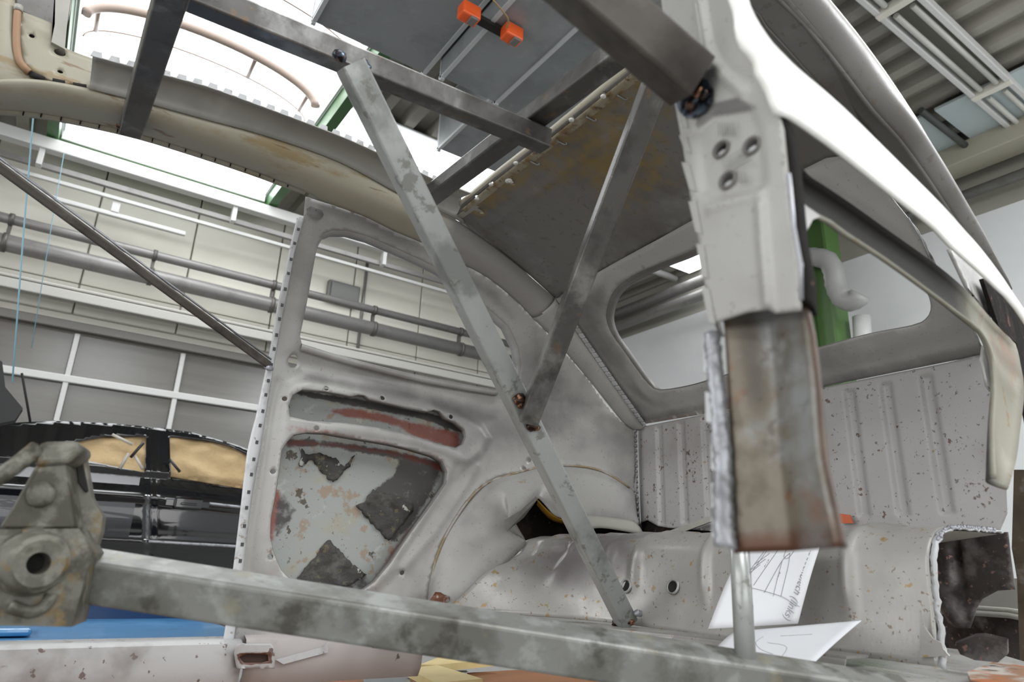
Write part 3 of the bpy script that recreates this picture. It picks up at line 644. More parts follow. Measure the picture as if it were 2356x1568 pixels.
lip('slot_flange', 'far', slot, .016, primer_dark, shell, off=-.010)
lip('recess_flange', 'far', recess, .020, primer_dark, shell, off=-.010)
# a turned ledge below the quarter window
band('window_ledge', [(0.4589,1.5852,0.994),(0.5768,1.5808,0.9808),(0.7748,1.5621,0.9657),(0.999,1.5283,0.9598)], [(0.4587,1.5872,0.9768),(0.579,1.5816,0.9645),(0.7758,1.5612,0.9493),(0.9856,1.5284,0.944)], primer, shell, 40, 5, .008, (0, -1, .2))

# old outer skin seen through the openings
skin_out = [(0.4038,0.8984),(0.9727,0.9309),(0.9834,0.7338),(0.777,0.3986),(0.4774,0.3965),(0.426,0.5537)]
red_a = [(0.5524,0.8535),(0.6234,0.8691),(0.7143,0.8647),(0.7654,0.8561),(0.8535,0.8478),(0.915,0.8434),(0.9179,0.7969),(0.8688,0.8032),(0.7964,0.8142),(0.7164,0.8423),(0.6117,0.8416)]
red_b = [(0.4556,0.7731),(0.576,0.7773),(0.7612,0.7727),(0.8724,0.754),(0.8785,0.7245),(0.8414,0.7435),(0.7242,0.7614),(0.5773,0.7668),(0.475,0.7548)]
red_c = [(0.4457,0.6577),(0.4753,0.657),(0.4835,0.6215),(0.4801,0.5759),(0.4736,0.5311),(0.4533,0.5395)]
red_d = [(0.8,0.5918),(0.8141,0.6032),(0.7838,0.5218),(0.7354,0.46),(0.7174,0.4628),(0.7604,0.5378)]
drk_a = [(0.466,0.8947),(0.6354,0.8952),(0.8306,0.884),(0.9387,0.862),(0.9319,0.8375),(0.8123,0.8621),(0.6378,0.873),(0.4855,0.8797)]
drk_b = [(0.7543,0.7645),(0.8532,0.7446),(0.8745,0.7241),(0.8072,0.5957),(0.7597,0.5446),(0.6816,0.6018),(0.6648,0.6247),(0.6959,0.6724),(0.7433,0.7195)]
drk_c = [(0.4757,0.6538),(0.5246,0.6114),(0.5036,0.5709),(0.4874,0.5476),(0.4727,0.5373),(0.4641,0.62)]
drk_d = [(0.7228,0.7759),(0.88,0.7585),(0.8782,0.7282),(0.7632,0.7507),(0.6726,0.7559),(0.5426,0.7628),(0.4755,0.7515),(0.4688,0.7748),(0.5753,0.7826)]
drk_e = [(0.5277,0.4426),(0.6981,0.4787),(0.7184,0.453),(0.675,0.4041),(0.5235,0.4028)]
sheet('outer_skin', 'far', skin_out, (), .008, .045, outer_skin, shell, .002,
      masks=[(0, red_a, .012, .8), (2, red_b, .014, .8), (0, red_c, .012, .7), (2, red_d, .012, .7), (1, drk_a, .008, .85), (1, drk_b, .012, .72), (1, drk_c, .012, .6), (1, drk_d, .010, .75), (1, drk_e, .014, .6)])
def ragged(poly, amp, step=.006):
    return [tuple(p + rng.normal(0, amp, 2)) for p in resample(poly, step)]
pads = [[(0.5096,0.7514),(0.5265,0.7395),(0.5496,0.749),(0.5933,0.7363),(0.6164,0.7211),(0.6286,0.74),(0.6381,0.7517),(0.6305,0.7225),(0.593,0.6789),(0.5697,0.6991),(0.5347,0.73),(0.5166,0.711),(0.5092,0.7102)],
        [(0.6756,0.6391),(0.6939,0.6719),(0.8001,0.6518),(0.8022,0.627),(0.746,0.5508),(0.6906,0.5988),(0.655,0.6307)],
        [(0.5982,0.55),(0.6209,0.5315),(0.6631,0.494),(0.6968,0.4722),(0.6681,0.4488),(0.6218,0.4383),(0.5313,0.4521),(0.5534,0.4808),(0.5842,0.5266)]]
for q in pads:
    sheet('bitumen_pad', 'far', ragged(q, .0014), (), .007, .0415, bitumen, shell, .004, relief=[('fn', lambda a, b: -.0015 * np.sin(a * 90 + 3 * np.sin(b * 70)))])

# ---- far door pillar: pale flange with punched clip slots
fl_out = [(0.3696,1.4464,1.2449),(0.3719,1.475,1.2005),(0.3781,1.5161,1.1321),(0.3823,1.5536,1.0618),(0.3909,1.5932,0.9639),(0.3868,1.596,0.8814),(0.3829,1.596,0.8031),(0.3764,1.596,0.727),(0.3817,1.596,0.5912),(0.3859,1.596,0.4676),(0.3885,1.596,0.3801),(0.3879,1.596,0.3302)]
fl_in = [(0.3832,1.4424,1.2479),(0.3846,1.4864,1.1788),(0.39,1.5128,1.1344),(0.3963,1.5436,1.0777),(0.4031,1.5853,0.9829),(0.4042,1.594,0.8675),(0.4033,1.594,0.7807),(0.4031,1.594,0.7301),(0.3998,1.594,0.6204),(0.4054,1.5939,0.4708),(0.4063,1.5939,0.3972),(0.4082,1.5939,0.3299)]
p_fl = band('pillar_flange', fl_out, fl_in, light_flange, shell, 80, 4, .003, (0, -1, 0), .003)
fm = (even(fl_out, 200) * .42 + even(fl_in, 200) * .58)
for i in range(25):
    k = 6 + int(i * 7.6); p = fm[k]; d = fm[min(k + 1, 199)] - fm[k]; rot = Matrix.Rotation(math.atan2(d[0], -d[2]) * -1, 3, 'Y')
    put('clip_slot', box_mesh((p[0], p[1] - .004, p[2]), (.0062, .003, .0075), 0, rot), slot_grey, p_fl)
put('pillar_cap_plate', lathe_mesh([(.001, 0), (.016, 0), (.018, .003), (.021, .005)], [(0.4047,1.4292,1.2676)][0], (0, 1, 0), 10), primer_dark, shell)

# ---- roof rail of the far side (old cream paint) running down as the rear pillar
rail_lo = [(-0.241,1.42,1.2454),(-0.194,1.42,1.2634),(-0.132,1.42,1.2822),(-0.0589,1.42,1.2954),(0.0272,1.42,1.3057),(0.1266,1.415,1.3062),(0.2477,1.415,1.3065),(0.3728,1.41,1.2961)] + [(0.4314,1.4157,1.2892),(0.5176,1.4135,1.2848),(0.5985,1.4153,1.2715),(0.6827,1.4121,1.2624),(0.7977,1.4125,1.2389),(0.8661,1.4115,1.2248),(0.9669,1.4192,1.1866),(1.0298,1.4279,1.1541)]
rail_hi = [(-0.2363,1.33,1.244),(-0.1832,1.33,1.2775),(-0.1351,1.33,1.2986),(-0.0688,1.33,1.313),(0.028,1.33,1.3256),(0.1339,1.335,1.3394),(0.2505,1.335,1.3514),(0.4152,1.34,1.3561),(0.5748,1.345,1.3319),(0.674,1.35,1.3316),(0.7804,1.355,1.3076),(0.9014,1.365,1.2736),(0.9819,1.375,1.2499),(1.0714,1.38,1.2092)]
n_f = 90
rail = band('roof_rail', rail_lo, rail_hi, cream, shell, n_f, 14, .022, (0, -.8, -.6), .003, power=.7)
cm = rail.data.color_attributes.new('mask', 'FLOAT_COLOR', 'POINT')
co = np.array([v.co for v in rail.data.vertices]); mk = np.zeros((len(co), 4)); mk[:, 3] = 1; mk[:, 1] = smoothstep(co[:, 0], .55, .85)
rowf = np.repeat(np.arange(15), n_f) / 14.; mk[:, 0] = np.exp(-((rowf - .75) / .18) ** 2) * .40 * (1 - smoothstep(co[:, 0], .5, .9))
cm.data.foreach_set('color', mk.ravel())
pil_lo = [(1.0298,1.4279,1.1541),(1.086,1.4334,1.1267),(1.1621,1.4422,1.0837),(1.271,1.4534,1.0126),(1.386,1.4483,0.9162),(1.4245,1.4396,0.8998)]
pil_hi = [(1.0619,1.3678,1.2029),(1.149,1.3887,1.1356),(1.2345,1.4005,1.0695),(1.3285,1.4131,0.9969),(1.4293,1.4241,0.919),(1.4373,1.427,0.9128)]
p_rp = band('rear_pillar', pil_lo, pil_hi, primer, shell, 40, 10, .018, (0, -.9, -.4), .003, power=.7)
# spot-weld strip with tabs beside the rear panel
ed = even(pil_hi, 28)
for i in range(27):
    a, b = Vector(ed[i]), Vector(ed[i + 1]); m_ = (a + b) / 2
    x, y, d = frame_of(b - a, (0, 1, 0))
    put('weld_tab', box_mesh(tuple(m_ + Vector((0, -.012, -.004))), (.004, .016, (b - a).length * .86), .0008, Matrix((x, y, d)).transposed(), 1), light_flange if i > 6 else primer, p_rp)

# narrow channel with ticks along the door opening
ch_lo = [(-0.2391,1.425,1.2363),(-0.1925,1.425,1.2566),(-0.1304,1.425,1.2751),(-0.057,1.425,1.288),(0.0292,1.425,1.298),(0.1294,1.425,1.301),(0.2512,1.425,1.3008),(0.3719,1.425,1.2959)]
ch_hi = [(-0.2398,1.415,1.2411),(-0.1935,1.415,1.2616),(-0.1317,1.415,1.2803),(-0.0589,1.415,1.2935),(0.0269,1.415,1.3038),(0.1264,1.415,1.3072),(0.2475,1.415,1.3075),(0.374,1.415,1.3)]
p_dc = band('door_channel', ch_lo, ch_hi, cream, shell, 70, 3, .004, (0, -1, 0), .003)
cm_ = (even(ch_lo, 160) + even(ch_hi, 160)) / 2
for i in range(17):
    p = cm_[22 + int(i * 7.9)]
    put('channel_tick', box_mesh((p[0], p[1] - .006, p[2]), (.0022, .004, .011)), slot_dark, p_dc)
band('channel_line', [(-0.1324,1.412,1.2831),(-0.0598,1.412,1.2973),(0.0258,1.412,1.3078),(0.1249,1.412,1.3124),(0.2456,1.412,1.3151),(0.366,1.412,1.3069)], [(-0.132,1.412,1.2813),(-0.0595,1.412,1.2955),(0.0261,1.412,1.3059),(0.1253,1.412,1.3105),(0.2459,1.412,1.3131),(0.3663,1.412,1.3047)], slot_dark, shell, 50, 1, .001, (0, -1, 0), .001)

# roof edge strip between rail and cut sunroof opening
st_lo = [(-0.0686,1.325,1.3099),(0.0279,1.325,1.3225),(0.1334,1.33,1.3363),(0.2495,1.33,1.3482),(0.4136,1.335,1.3529),(0.5727,1.34,1.3288),(0.6692,1.34,1.3231),(0.7533,1.345,1.3141)]
st_hi = [(-0.0744,1.28,1.3502),(-0.0007,1.28,1.3602),(0.1162,1.28,1.3772),(0.2011,1.28,1.3793),(0.2921,1.28,1.3806),(0.409,1.28,1.3801),(0.4891,1.285,1.3779),(0.5971,1.29,1.3726),(0.713,1.3,1.364)]
p_rs = band('roof_edge_strip', st_lo, st_hi, strip_grey, shell, 80, 8, -.012, (0, -.6, -.8), .003, power=.5)
ee = even(st_hi, 57)
for i in range(0, 56, 2):
    a, b = Vector(ee[i]), Vector(ee[i + 1]); d = (b - a); u = Vector((0, -.25, .97)) * .0105
    put('cut_tab', prism_mesh([a - d * .25, a + d * 1.12, a + d * .95 + u, a - d * .05 + u], (0, .0025, 0)), light_flange, p_rs)

# front corner of the roof: windscreen pillar and gusset plate
Yg = 1.345
gus = [(-0.1989,1.4293),(-0.1556,1.4288),(-0.1296,1.428),(-0.1214,1.3882),(-0.1116,1.3866),(-0.0708,1.3876),(-0.0665,1.3239),(-0.0973,1.3172),(-0.1305,1.3106),(-0.1563,1.3154),(-0.1715,1.3238),(-0.1834,1.3533),(-0.1928,1.3909)]
p_gp = sheet('gusset_plate', plane_surf(1, Yg), gus, [circle2(p, r, 10, ry) for p, r, ry in zip([(-0.1729,1.387),(-0.1181,1.3357)], (.0048, .0048), (.0042, .0036))] + [circle2([(-0.1267,1.3745)][0], .0095, 14, .0072)], .009, 0, cream, shell, .003,
      relief=[('ridge', [(-0.1808,1.4077),(-0.1456,1.4037)], .006, -.002)], masks=[(0, gus, .02, .1)])
put('gusset_backing', prism_mesh([(-0.1882,1.365,1.4117),(-0.1546,1.365,1.4271),(-0.1376,1.365,1.4022),(-0.125,1.365,1.3987),(-0.1184,1.365,1.3783),(-0.1043,1.365,1.3449),(-0.1299,1.365,1.3322),(-0.1713,1.365,1.3441)], (0, .01, 0)), slot_dark, shell)
put('rubber_edge', sweep_mesh(spline([(-0.2023,1.339,1.4243),(-0.1967,1.339,1.3909),(-0.1884,1.339,1.3529),(-0.1769,1.339,1.3234),(-0.1596,1.339,1.3098)], .01), .0062, 10), rubber_brown, shell)
put('rubber_edge_end', sweep_mesh([(-0.2033,1.339,1.4338),(-0.2014,1.339,1.4222)], .0075, 10), grey_cream, shell)
for q in [[(-0.1582,1.341,1.3086),(-0.1366,1.341,1.3066)],[(-0.1248,1.341,1.3098),(-0.1061,1.341,1.3135)],[(-0.0937,1.341,1.3157),(-0.0734,1.341,1.3207)]]:
    put('gusset_slot', sweep_mesh(q, .0055, 8), slot_dark, p_gp)
# windscreen pillar: broad cream pressing that leaves the frame at the upper corner
wp_a = [(-0.3102,1.37,1.5275),(-0.274,1.37,1.3716),(-0.2527,1.37,1.28),(-0.2355,1.39,1.228)]
wp_b = [(-0.2369,1.34,1.5496),(-0.2078,1.345,1.4295),(-0.1853,1.345,1.3446),(-0.1362,1.35,1.3063)]
band('windscreen_pillar', wp_a, wp_b, cream, shell, 40, 8, .012, (0, -1, 0), .004)
put('windscreen_header', prism_mesh([(-0.1659,1.335,1.5286),(-0.1391,1.335,1.5456),(-0.132,1.335,1.4868),(-0.127,1.335,1.4283),(-0.1202,1.335,1.3791),(-0.1424,1.335,1.3839),(-0.1452,1.335,1.4231)], (0, .03, 0)), grey_cream, shell)
put('header_rear_face', prism_mesh([(-0.2335,1.42,1.558),(-0.1752,1.42,1.5949),(-0.1525,1.42,1.4797),(-0.2018,1.42,1.4832),(-0.2162,1.42,1.4853)], (0, .01, 0)), primer_dark, shell)

# ---- roof skin behind the cut opening, with the drilled header rail
sun_edge = [(0.7457,1.3336),(0.7259,1.339),(0.7142,1.2987),(0.7142,1.1313),(0.7167,0.9734),(0.7133,0.8325),(0.7099,0.699),(0.7083,0.6)]
near_edge = [(.60, .47), (.75, .44), (.95, .44), (1.075, .48)]
sun_edge = sun_edge[1:]
seam3 = [(1.0684,1.3761,1.2072),(1.0604,1.2359,1.2134),(1.0573,1.1191,1.2157),(1.0529,0.9985,1.2191),(1.0467,0.8647,1.2239),(1.0437,0.7292,1.2262),(1.046,0.6159,1.2245),(1.0438,0.5623,1.2262)]
seam_xy = [(p[0], p[1]) for p in seam3]
roof_out = sun_edge + near_edge + [(1.066, .5)] + seam_xy[::-1][0:] + [(0.9769,1.3679),(0.9028,1.3669),(0.7867,1.3657)]
ovals = [(0.7427,1.1342),(0.754,1.2813)]
pin = [(0.7181,0.7021),(0.7166,0.7896),(0.7155,0.8805),(0.7155,1.0702),(0.7181,1.1729),(0.7239,1.2422)]
yel = [(0.7227,0.9812),(0.738,0.7083),(0.8162,0.6996),(0.9551,0.8285),(0.9815,1.0229),(0.8479,1.0182),(0.8121,1.1651)]
yel2 = [(0.7213,1.3145),(0.725,1.0622),(0.718,0.8636),(0.7173,0.6875),(0.7541,0.7031),(0.7709,0.8995),(0.7717,1.1269),(0.7824,1.3094)]
def ellipse_rot(p, r1, r2, ang, n=14):
    c_, s_ = math.cos(ang), math.sin(ang)
    return [(p[0] + r1 * math.cos(2 * math.pi * k / n) * c_ - r2 * math.sin(2 * math.pi * k / n) * s_, p[1] + r1 * math.cos(2 * math.pi * k / n) * s_ + r2 * math.sin(2 * math.pi * k / n) * c_) for k in range(n)]
p_rk = sheet('roof_skin', 'roof', roof_out, [circle2(p, .0055, 10) for p in pin] + [ellipse_rot(p, .013, .007, -.1) for p in ovals], .012, 0, primer_dark, shell, .002,
      relief=[('ridge', [(.80, 1.32), (.80, .6)], .006, -.004)], masks=[(0, yel, .12, .62), (0, yel2, .01, .5)])
for p in pin:  # white discs imitate daylight shining through the pin holes
    put('hole_light_disc', lathe_mesh([(.0007, 0), (.0052, 0), (.0055, .003)], (p[0], p[1], roof(*p) - .0075), (0, 0, 1), 12), white_paint_and_glints, p_rk)
p = ovals[0]; put('hole_light_disc', lathe_mesh([(.0007, 0), (.0098, 0), (.0105, .003)], (p[0], p[1], roof(*p) - .0015), (0, 0, 1), 14), white_paint_and_glints, p_rk)  # larger white disc imitates daylight in the oval hole
# header rail: turned lip along the cut edge
rail_rust = M('rusted_cream_paint', (158, 150, 128), .45, 0, spots=[((124, 98, 58), 24, .46, .6, 6, .85), ((92, 62, 38), 46, .57, .64, 5, .8), ((176, 170, 152), 12, .54, .66, 4, .6)])
he = [(p[0], p[1], roof(*p)) for p in [(0.7196,1.3117),(0.7182,1.1371),(0.7204,0.9783),(0.7174,0.8373),(0.7131,0.7023),(0.7113,0.6027)]]
he2 = [(x - .004, y, z + .016) for x, y, z in he]
band('header_lip', he, he2, cream, shell, 40, 2, .002, (-1, 0, 0), .003, smooth_in=False)
band('header_flange', [(x + .002, y, z - .0035) for x, y, z in he], [(x + .026, y, z - .0055) for x, y, z in he], rail_rust, shell, 60, 4, .001, (0, 0, -1), .002, smooth_in=False)
for p, q in [[(0.7277,1.3419,1.3297),(0.732,1.2706,1.331)],[(0.67,1.2909,1.3464),(0.6787,1.2522,1.3455)]]:
    put('header_end_plate', prism_mesh([p, q, (q[0] + .03, q[1] - .006, q[2] - .004), (p[0] + .03, p[1] - .006, p[2] - .004)], (0, 0, -.003)), grey_cream, shell)
for p in [(0.7412,0.7671),(0.7386,0.8515),(0.7423,0.9465),(0.7425,1.0396)]:
    z = roof(*p); put('header_hook', sweep_mesh([(p[0] - .010, p[1], z - .003), (p[0] + .008, p[1], z - .004), (p[0] + .012, p[1] - .004, z - .004), (p[0] + .008, p[1] - .007, z - .004)], .0016, 6), bare, p_rk)

# ---- rear panel with window opening
rear_out = [(p[1], p[2]) for p in seam3] + [(.52, 1.215), (.50, 1.1), (.515, .92)] + [(0.5835,0.9203),(0.859,0.9206),(1.1737,0.9132),(1.4378,0.9178)] + [(1.435, .93)]
rwin = [(0.9353,1.1855),(1.003,1.187),(1.0995,1.1871),(1.1742,1.1787),(1.2243,1.1628),(1.2691,1.1386),(1.2906,1.1079),(1.295,1.072),(1.3004,1.0296),(1.3005,0.9956),(1.2808,0.9804),(1.1894,0.975),(1.0898,0.9769),(0.9406,0.9824),(0.8024,0.9848),(0.6889,0.9861),(0.6024,0.9827),(0.5742,0.9864),(0.5571,0.9962),(0.5474,1.0101),(0.5444,1.0253),(0.5438,1.0615),(0.5566,1.1001),(0.5838,1.1459),(0.6179,1.1752),(0.6905,1.1864),(0.7925,1.1871)]
cw = np.mean(np.array(rwin), 0)
rim = [tuple(cw + (np.array(p) - cw) * np.array((1.09, 1.22))) for p in rwin]
sheet('rear_panel', 'rear', rear_out, [[tuple(p) for p in spline(rwin, .012, True)]], .009, 0, primer, shell, .0025,
      relief=[('ridge', rim + [rim[0]], .012, -.005), ('ridge', [(1.40, .955), (.53, .955)], .022, .008)],
      masks=[(1, [(1.45, .915), (1.45, .938), (.5, .938), (.5, .915)], .012, .6), (1, [(1.3634,1.1889),(1.1743,1.1989),(1.2928,1.116),(1.3169,1.0123),(1.3423,0.9546),(1.3943,0.9936),(1.3752,1.133)], .02, .55)])
lip('window_flange', 'rear', [tuple(p) for p in spline(rwin, .012, True)], .022, primer_dark, shell, flare=.015)

# ---- rear bulkhead with pressed ribs
ribs = [1.36, 1.277, 1.193, 1.11, 1.03, .95, .87, .79, .71, .628]
bulk = [(1.4515,0.9088),(1.1667,0.9096),(0.8598,0.9177),(0.584,0.9177),(0.5244,0.9209),(0.5205,0.8897),(0.5165,0.8381),(0.5194,0.7728),(0.5201,0.6934),(0.5289,0.6249),(0.5464,0.5938)] + [(.75, .59), (1.1, .60)] + [(1.3343,0.6181),(1.374,0.6237),(1.4147,0.6413),(1.4631,0.6307)]
sheet('rear_bulkhead', 'seat', bulk, (), .0055, 0, primer_pit, shell, .0025,
      relief=[('step', [(y - .011, .628), (y + .011, .628), (y + .011, .90), (y - .011, .90)], .005, .006) for y in ribs],
      masks=[(0, [(0.6549,0.8907),(0.5421,0.8857),(0.5547,0.7611),(0.6293,0.7792)], .03, .38), (0, [(1.2759,0.8406),(1.209,0.8209),(1.2301,0.7199),(1.2817,0.7351)], .012, .42), (0, [(0.6032,0.6923),(0.5353,0.7026),(0.5356,0.6176),(0.5933,0.6118)], .02, .4), (0, [(1.4069,0.8566),(1.3396,0.8484),(1.3494,0.6345),(1.4314,0.649)], .02, .36), (0, [(0.8001,0.8501),(0.7057,0.8443),(0.6957,0.788),(0.7974,0.7919)], .03, .36)])
fr = [(1.4244,1.4396,0.8946),(1.4238,1.4397,0.8077),(1.4246,1.4395,0.7208),(1.4266,1.4391,0.6304)]
p_cs = band('corner_seam', fr, [(p[0] - .004, p[1] - .014, p[2]) for p in fr], light_flange, shell, 40, 3, .003, (0, -1, 0), .002)
for p in even(fr, 19):
    put('spot_weld', lathe_mesh([(.001, -.003), (.0035, -.002), (.0045, .002)], (p[0] - .004, p[1] - .007, p[2]), (0, 1, 0), 8), primer_dark, p_cs)

# ---- wheel house of the far side, torn along its inner edge
wa = [np.array((p[0], far(*p) - .002, p[1])) for p in spline(arch_px, .02)] + [np.array(p) for p in [(1.4254,1.4414,0.6304)]]
wb_ = [(0.8083,1.468,0.4033),(0.8428,1.462,0.413),(0.8885,1.46,0.4265),(0.921,1.458,0.4442),(0.9443,1.456,0.4661),(0.9711,1.455,0.4926),(1.0044,1.455,0.522),(1.0364,1.455,0.546),(1.0519,1.455,0.5635),(1.0217,1.455,0.5808),(0.986,1.45,0.5933),(1.0161,1.44,0.6202),(1.0414,1.43,0.6536),(1.059,1.425,0.6731),(1.0921,1.42,0.6462),(1.121,1.415,0.6265),(1.1966,1.41,0.6282),(1.3196,1.41,0.6331),(1.3977,1.41,0.6254)]
wh = band('wheel_house', wa, wb_, primer, shell, 90, 14, .009, (.0, -.6, .6), .0025, power=.8)
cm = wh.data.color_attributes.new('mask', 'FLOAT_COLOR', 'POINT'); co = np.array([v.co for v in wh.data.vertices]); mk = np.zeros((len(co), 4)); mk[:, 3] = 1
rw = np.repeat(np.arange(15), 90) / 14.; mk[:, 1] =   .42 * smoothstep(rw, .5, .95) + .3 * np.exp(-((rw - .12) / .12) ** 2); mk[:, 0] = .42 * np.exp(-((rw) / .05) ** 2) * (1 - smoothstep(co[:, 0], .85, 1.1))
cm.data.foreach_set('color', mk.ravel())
put('arch_seam', sweep_mesh(spline([tuple(p + np.array((0, -.004, 0))) for p in wa[:-1]][::4], .02), .0032, 8), M('rusty_seam', (150, 132, 102), .6, 0, spots=[((170, 167, 160), 16, .42, .56, 4, .9), ((120, 84, 46), 30, .52, .65, 4, .8)]), shell)
put('torn_flap', prism_mesh([(0.9638,1.43,0.61),(0.9693,1.425,0.5836),(1.0223,1.43,0.6202),(1.0581,1.42,0.6695),(1.0511,1.42,0.6743),(1.0149,1.43,0.6387)], (.002, .002, .0)), primer_dark, shell)
band('torn_edge_strip', [(1.1515,1.405,0.6282),(1.2072,1.405,0.6387),(1.315,1.405,0.6372),(1.3765,1.405,0.6344)], [(1.1569,1.38,0.5956),(1.2301,1.38,0.6065),(1.3225,1.38,0.6031),(1.3868,1.38,0.5977)], grey_cream, shell, 24, 4, .006, (0, -1, 0), .003)
band('ochre_edge', [(1.0637,1.435,0.6708),(1.0894,1.435,0.6511),(1.1329,1.43,0.6256),(1.1797,1.425,0.6242)], [(1.093,1.47,0.6596),(1.1311,1.47,0.6291),(1.1682,1.465,0.6181),(1.2239,1.46,0.617)], yellow_primer, shell, 20, 3, .004, (0, -1, 0), .003)
sheet('wheel_well_back', 'far', [(1.0, .42), (1.5, .42), (1.5, .70), (1.3, .76), (1.15, .72), (1.0, .6)], (), .03, .035, underseal_and_shade, shell, .003)
put('wheel_well_floor', prism_mesh([(1.12, 1.5, .56), (1.5, 1.5, .575), (1.5, .95, .575), (1.3, .95, .575), (1.25, 1.3, .56)], (0, 0, -.004)), underseal_and_shade, shell)

# ---- transverse hump of the rear floor
Ys = np.linspace(.555, 1.462, 160); rows = []
hr = [1.42, 1.355, 1.265, 1.19, 1.0, .69, .86]
for Y in Ys:
    pr = even(spline([np.array(p) for p in hump_prof(Y)], .01), 44)
    hgt = sum(math.exp(-((Y - r) / .011) ** 2) for r in hr); row = []
    for k, (x, z) in enumerate(pr):
        kk = k / 43; a = smoothstep(np.array(kk), .10, .25) * (1 - smoothstep(np.array(kk), .86, .95)) * .010 * hgt
        rx, rz = (-1, .1) if kk < .45 else ((-.6, .6) if kk < .6 else (0, 1))
        row.append((x + rx * a, Y, z + rz * a))
    rows.append(row)
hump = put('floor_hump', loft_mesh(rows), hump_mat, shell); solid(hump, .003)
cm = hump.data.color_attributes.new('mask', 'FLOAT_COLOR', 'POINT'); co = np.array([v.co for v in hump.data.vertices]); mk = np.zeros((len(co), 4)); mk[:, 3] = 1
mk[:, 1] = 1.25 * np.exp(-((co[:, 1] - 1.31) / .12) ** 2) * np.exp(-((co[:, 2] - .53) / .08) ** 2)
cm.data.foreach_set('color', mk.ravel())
for p in [(1.1541,1.2057,0.4708),(1.1735,1.0821,0.4743)]:
    g = put('drain_grommet', lathe_mesh([(.017, .0), (.0155, -.004), (.0125, -.003), (.0115, .003)], p, (1, 0, -.25), 20), zinc, shell)
    put('drain_opening', lathe_mesh([(.0118, -.001), (.0105, .001), (.0005, .0015)], (p[0] - .002, p[1], p[2]), (1, 0, -.25), 16), slot_dark, g)
# cut end of the hump with a ragged rim
endp = even(spline([np.array(p) for p in hump_prof(.6)], .01), 60)
rim3 = [(x, .553 + rng.normal(0, .0012), z) for x, z in endp]
p_cr = solid(put('cut_rim', loft_mesh([rim3, [(x + rng.normal(0, .0006), y - .009, z - .004 + rng.normal(0, .0012)) for x, y, z in rim3]]), light_flange, shell), .003)
for k in range(26, 56, 1):
    x, y, z = rim3[k]
    put('rim_burr', blob_mesh((x, y - .007, z - .001), .0042, (.8, .8, 1.1), .3, 1, k), bare, p_cr)
# floor strip before the hump
put('floor_strip', prism_mesh([(x, y, .388) for x, y in [(.74, 1.52), (.83, 1.47), (1.10, 1.30), (1.17, 1.1), (1.17, .66), (1.10, .66), (1.08, 1.0), (1.0, 1.3), (.78, 1.44), (.70, 1.5)]], (0, 0, -.004)), hump_mat, shell)
put('floor_crossmember', prism_mesh([(.72, 1.5, .384), (1.0, 1.3, .384), (1.08, 1.0, .384), (1.10, .66, .384), (1.08, .66, .34), (1.06, 1.0, .34), (.98, 1.3, .34), (.70, 1.5, .34)], (-.004, 0, 0)), hump_mat, shell)
put('rust_patch_foot', blob_mesh([(0.8214,1.47,0.4218)][0], .024, (1, .3, .8), .2, 2, 3), M('foot_rust', (104, 62, 40), .6, .1, spots=[((170, 164, 158), 24, .52, .6, 4, .9)]), shell)

# ---- near end below the hump: dark inner support and remains of the sill
sup = [(0.7189,0.596),(0.5552,0.5964),(0.5582,0.5564),(0.561,0.4962),(0.5895,0.4929),(0.617,0.4774),(0.6295,0.4605),(0.6384,0.4417),(0.6462,0.4239),(0.6673,0.4242),(0.6825,0.4322),(0.6919,0.4523),(0.7053,0.477),(0.7236,0.4945),(0.7323,0.504)]
sheet('hump_support', plane_surf(0, 1.5), sup, (), .007, 0, dark_rust, shell, .003,
      relief=[('step', [(0.6632,0.5709),(0.6419,0.586),(0.644,0.4946),(0.6646,0.4937)], .012, .012), ('ridge', [(0.72,0.5264),(0.6944,0.4925),(0.6797,0.4636),(0.6661,0.4314)], .012, -.014)])
put('cut_foot', prism_mesh([(1.158,0.5668,0.4631),(1.158,0.564,0.4386),(1.158,0.5539,0.4225),(1.158,0.5423,0.4176),(1.158,0.5411,0.4095),(1.158,0.5341,0.4008),(1.158,0.5769,0.3936)], (.003, 0, 0)), hump_mat, shell)
put('hump_lining', loft_mesh([[(x + .006, y, z - .006 - k_ * .012) for x, z in even(np.array(hump_prof(.6)), 20)[10:]] for y, k_ in ((.556, 0), (.66, 1.2), (.80, 2))]), grey_cream, shell)
put('sill_box', prism_mesh([(1.8,0.886,0.4501),(1.8,0.7536,0.4527),(1.8,0.6303,0.4486),(1.8,0.6466,0.3566),(1.8,0.904,0.3263)], (.03, 0, 0)), dark_rust, shell)
for nm, q in (('sill_box_lip', [(1.79,0.8792,0.4495),(1.79,0.7496,0.452),(1.79,0.6901,0.4515),(1.79,0.6274,0.4454)]), ('sill_box_lip', [(1.785,0.8783,0.439),(1.785,0.7491,0.4421),(1.785,0.6898,0.4419),(1.785,0.6278,0.4337)])):
    put(nm, sweep_mesh(q, .006, 8), grey_cream, shell)
put('tail_panel', prism_mesh([(1.9,0.8006,0.4769),(1.9,0.7118,0.519),(1.9,0.6521,0.5209),(1.9,0.6634,0.4567),(1.9,0.8053,0.4475)], (.02, 0, 0)), grey_cream, shell)
put('torn_sheet', prism_mesh([(1.28,0.5787,0.4093),(1.28,0.5474,0.4235),(1.28,0.5338,0.4256),(1.28,0.5025,0.421),(1.28,0.5049,0.402),(1.28,0.5205,0.3888),(1.28,0.5531,0.3883),(1.28,0.5732,0.3944)], (.006, 0, .004)), dark_rust, shell)
near_sill = [(1.2982,0.8594,0.378),(1.5175,0.894,0.379),(1.5707,0.8289,0.379),(1.5796,0.7295,0.379),(1.5933,0.6424,0.377),(1.4785,0.5208,0.37),(0.981,0.3551,0.36),(0.7695,0.4489,0.36),(1.0595,0.6645,0.37)]
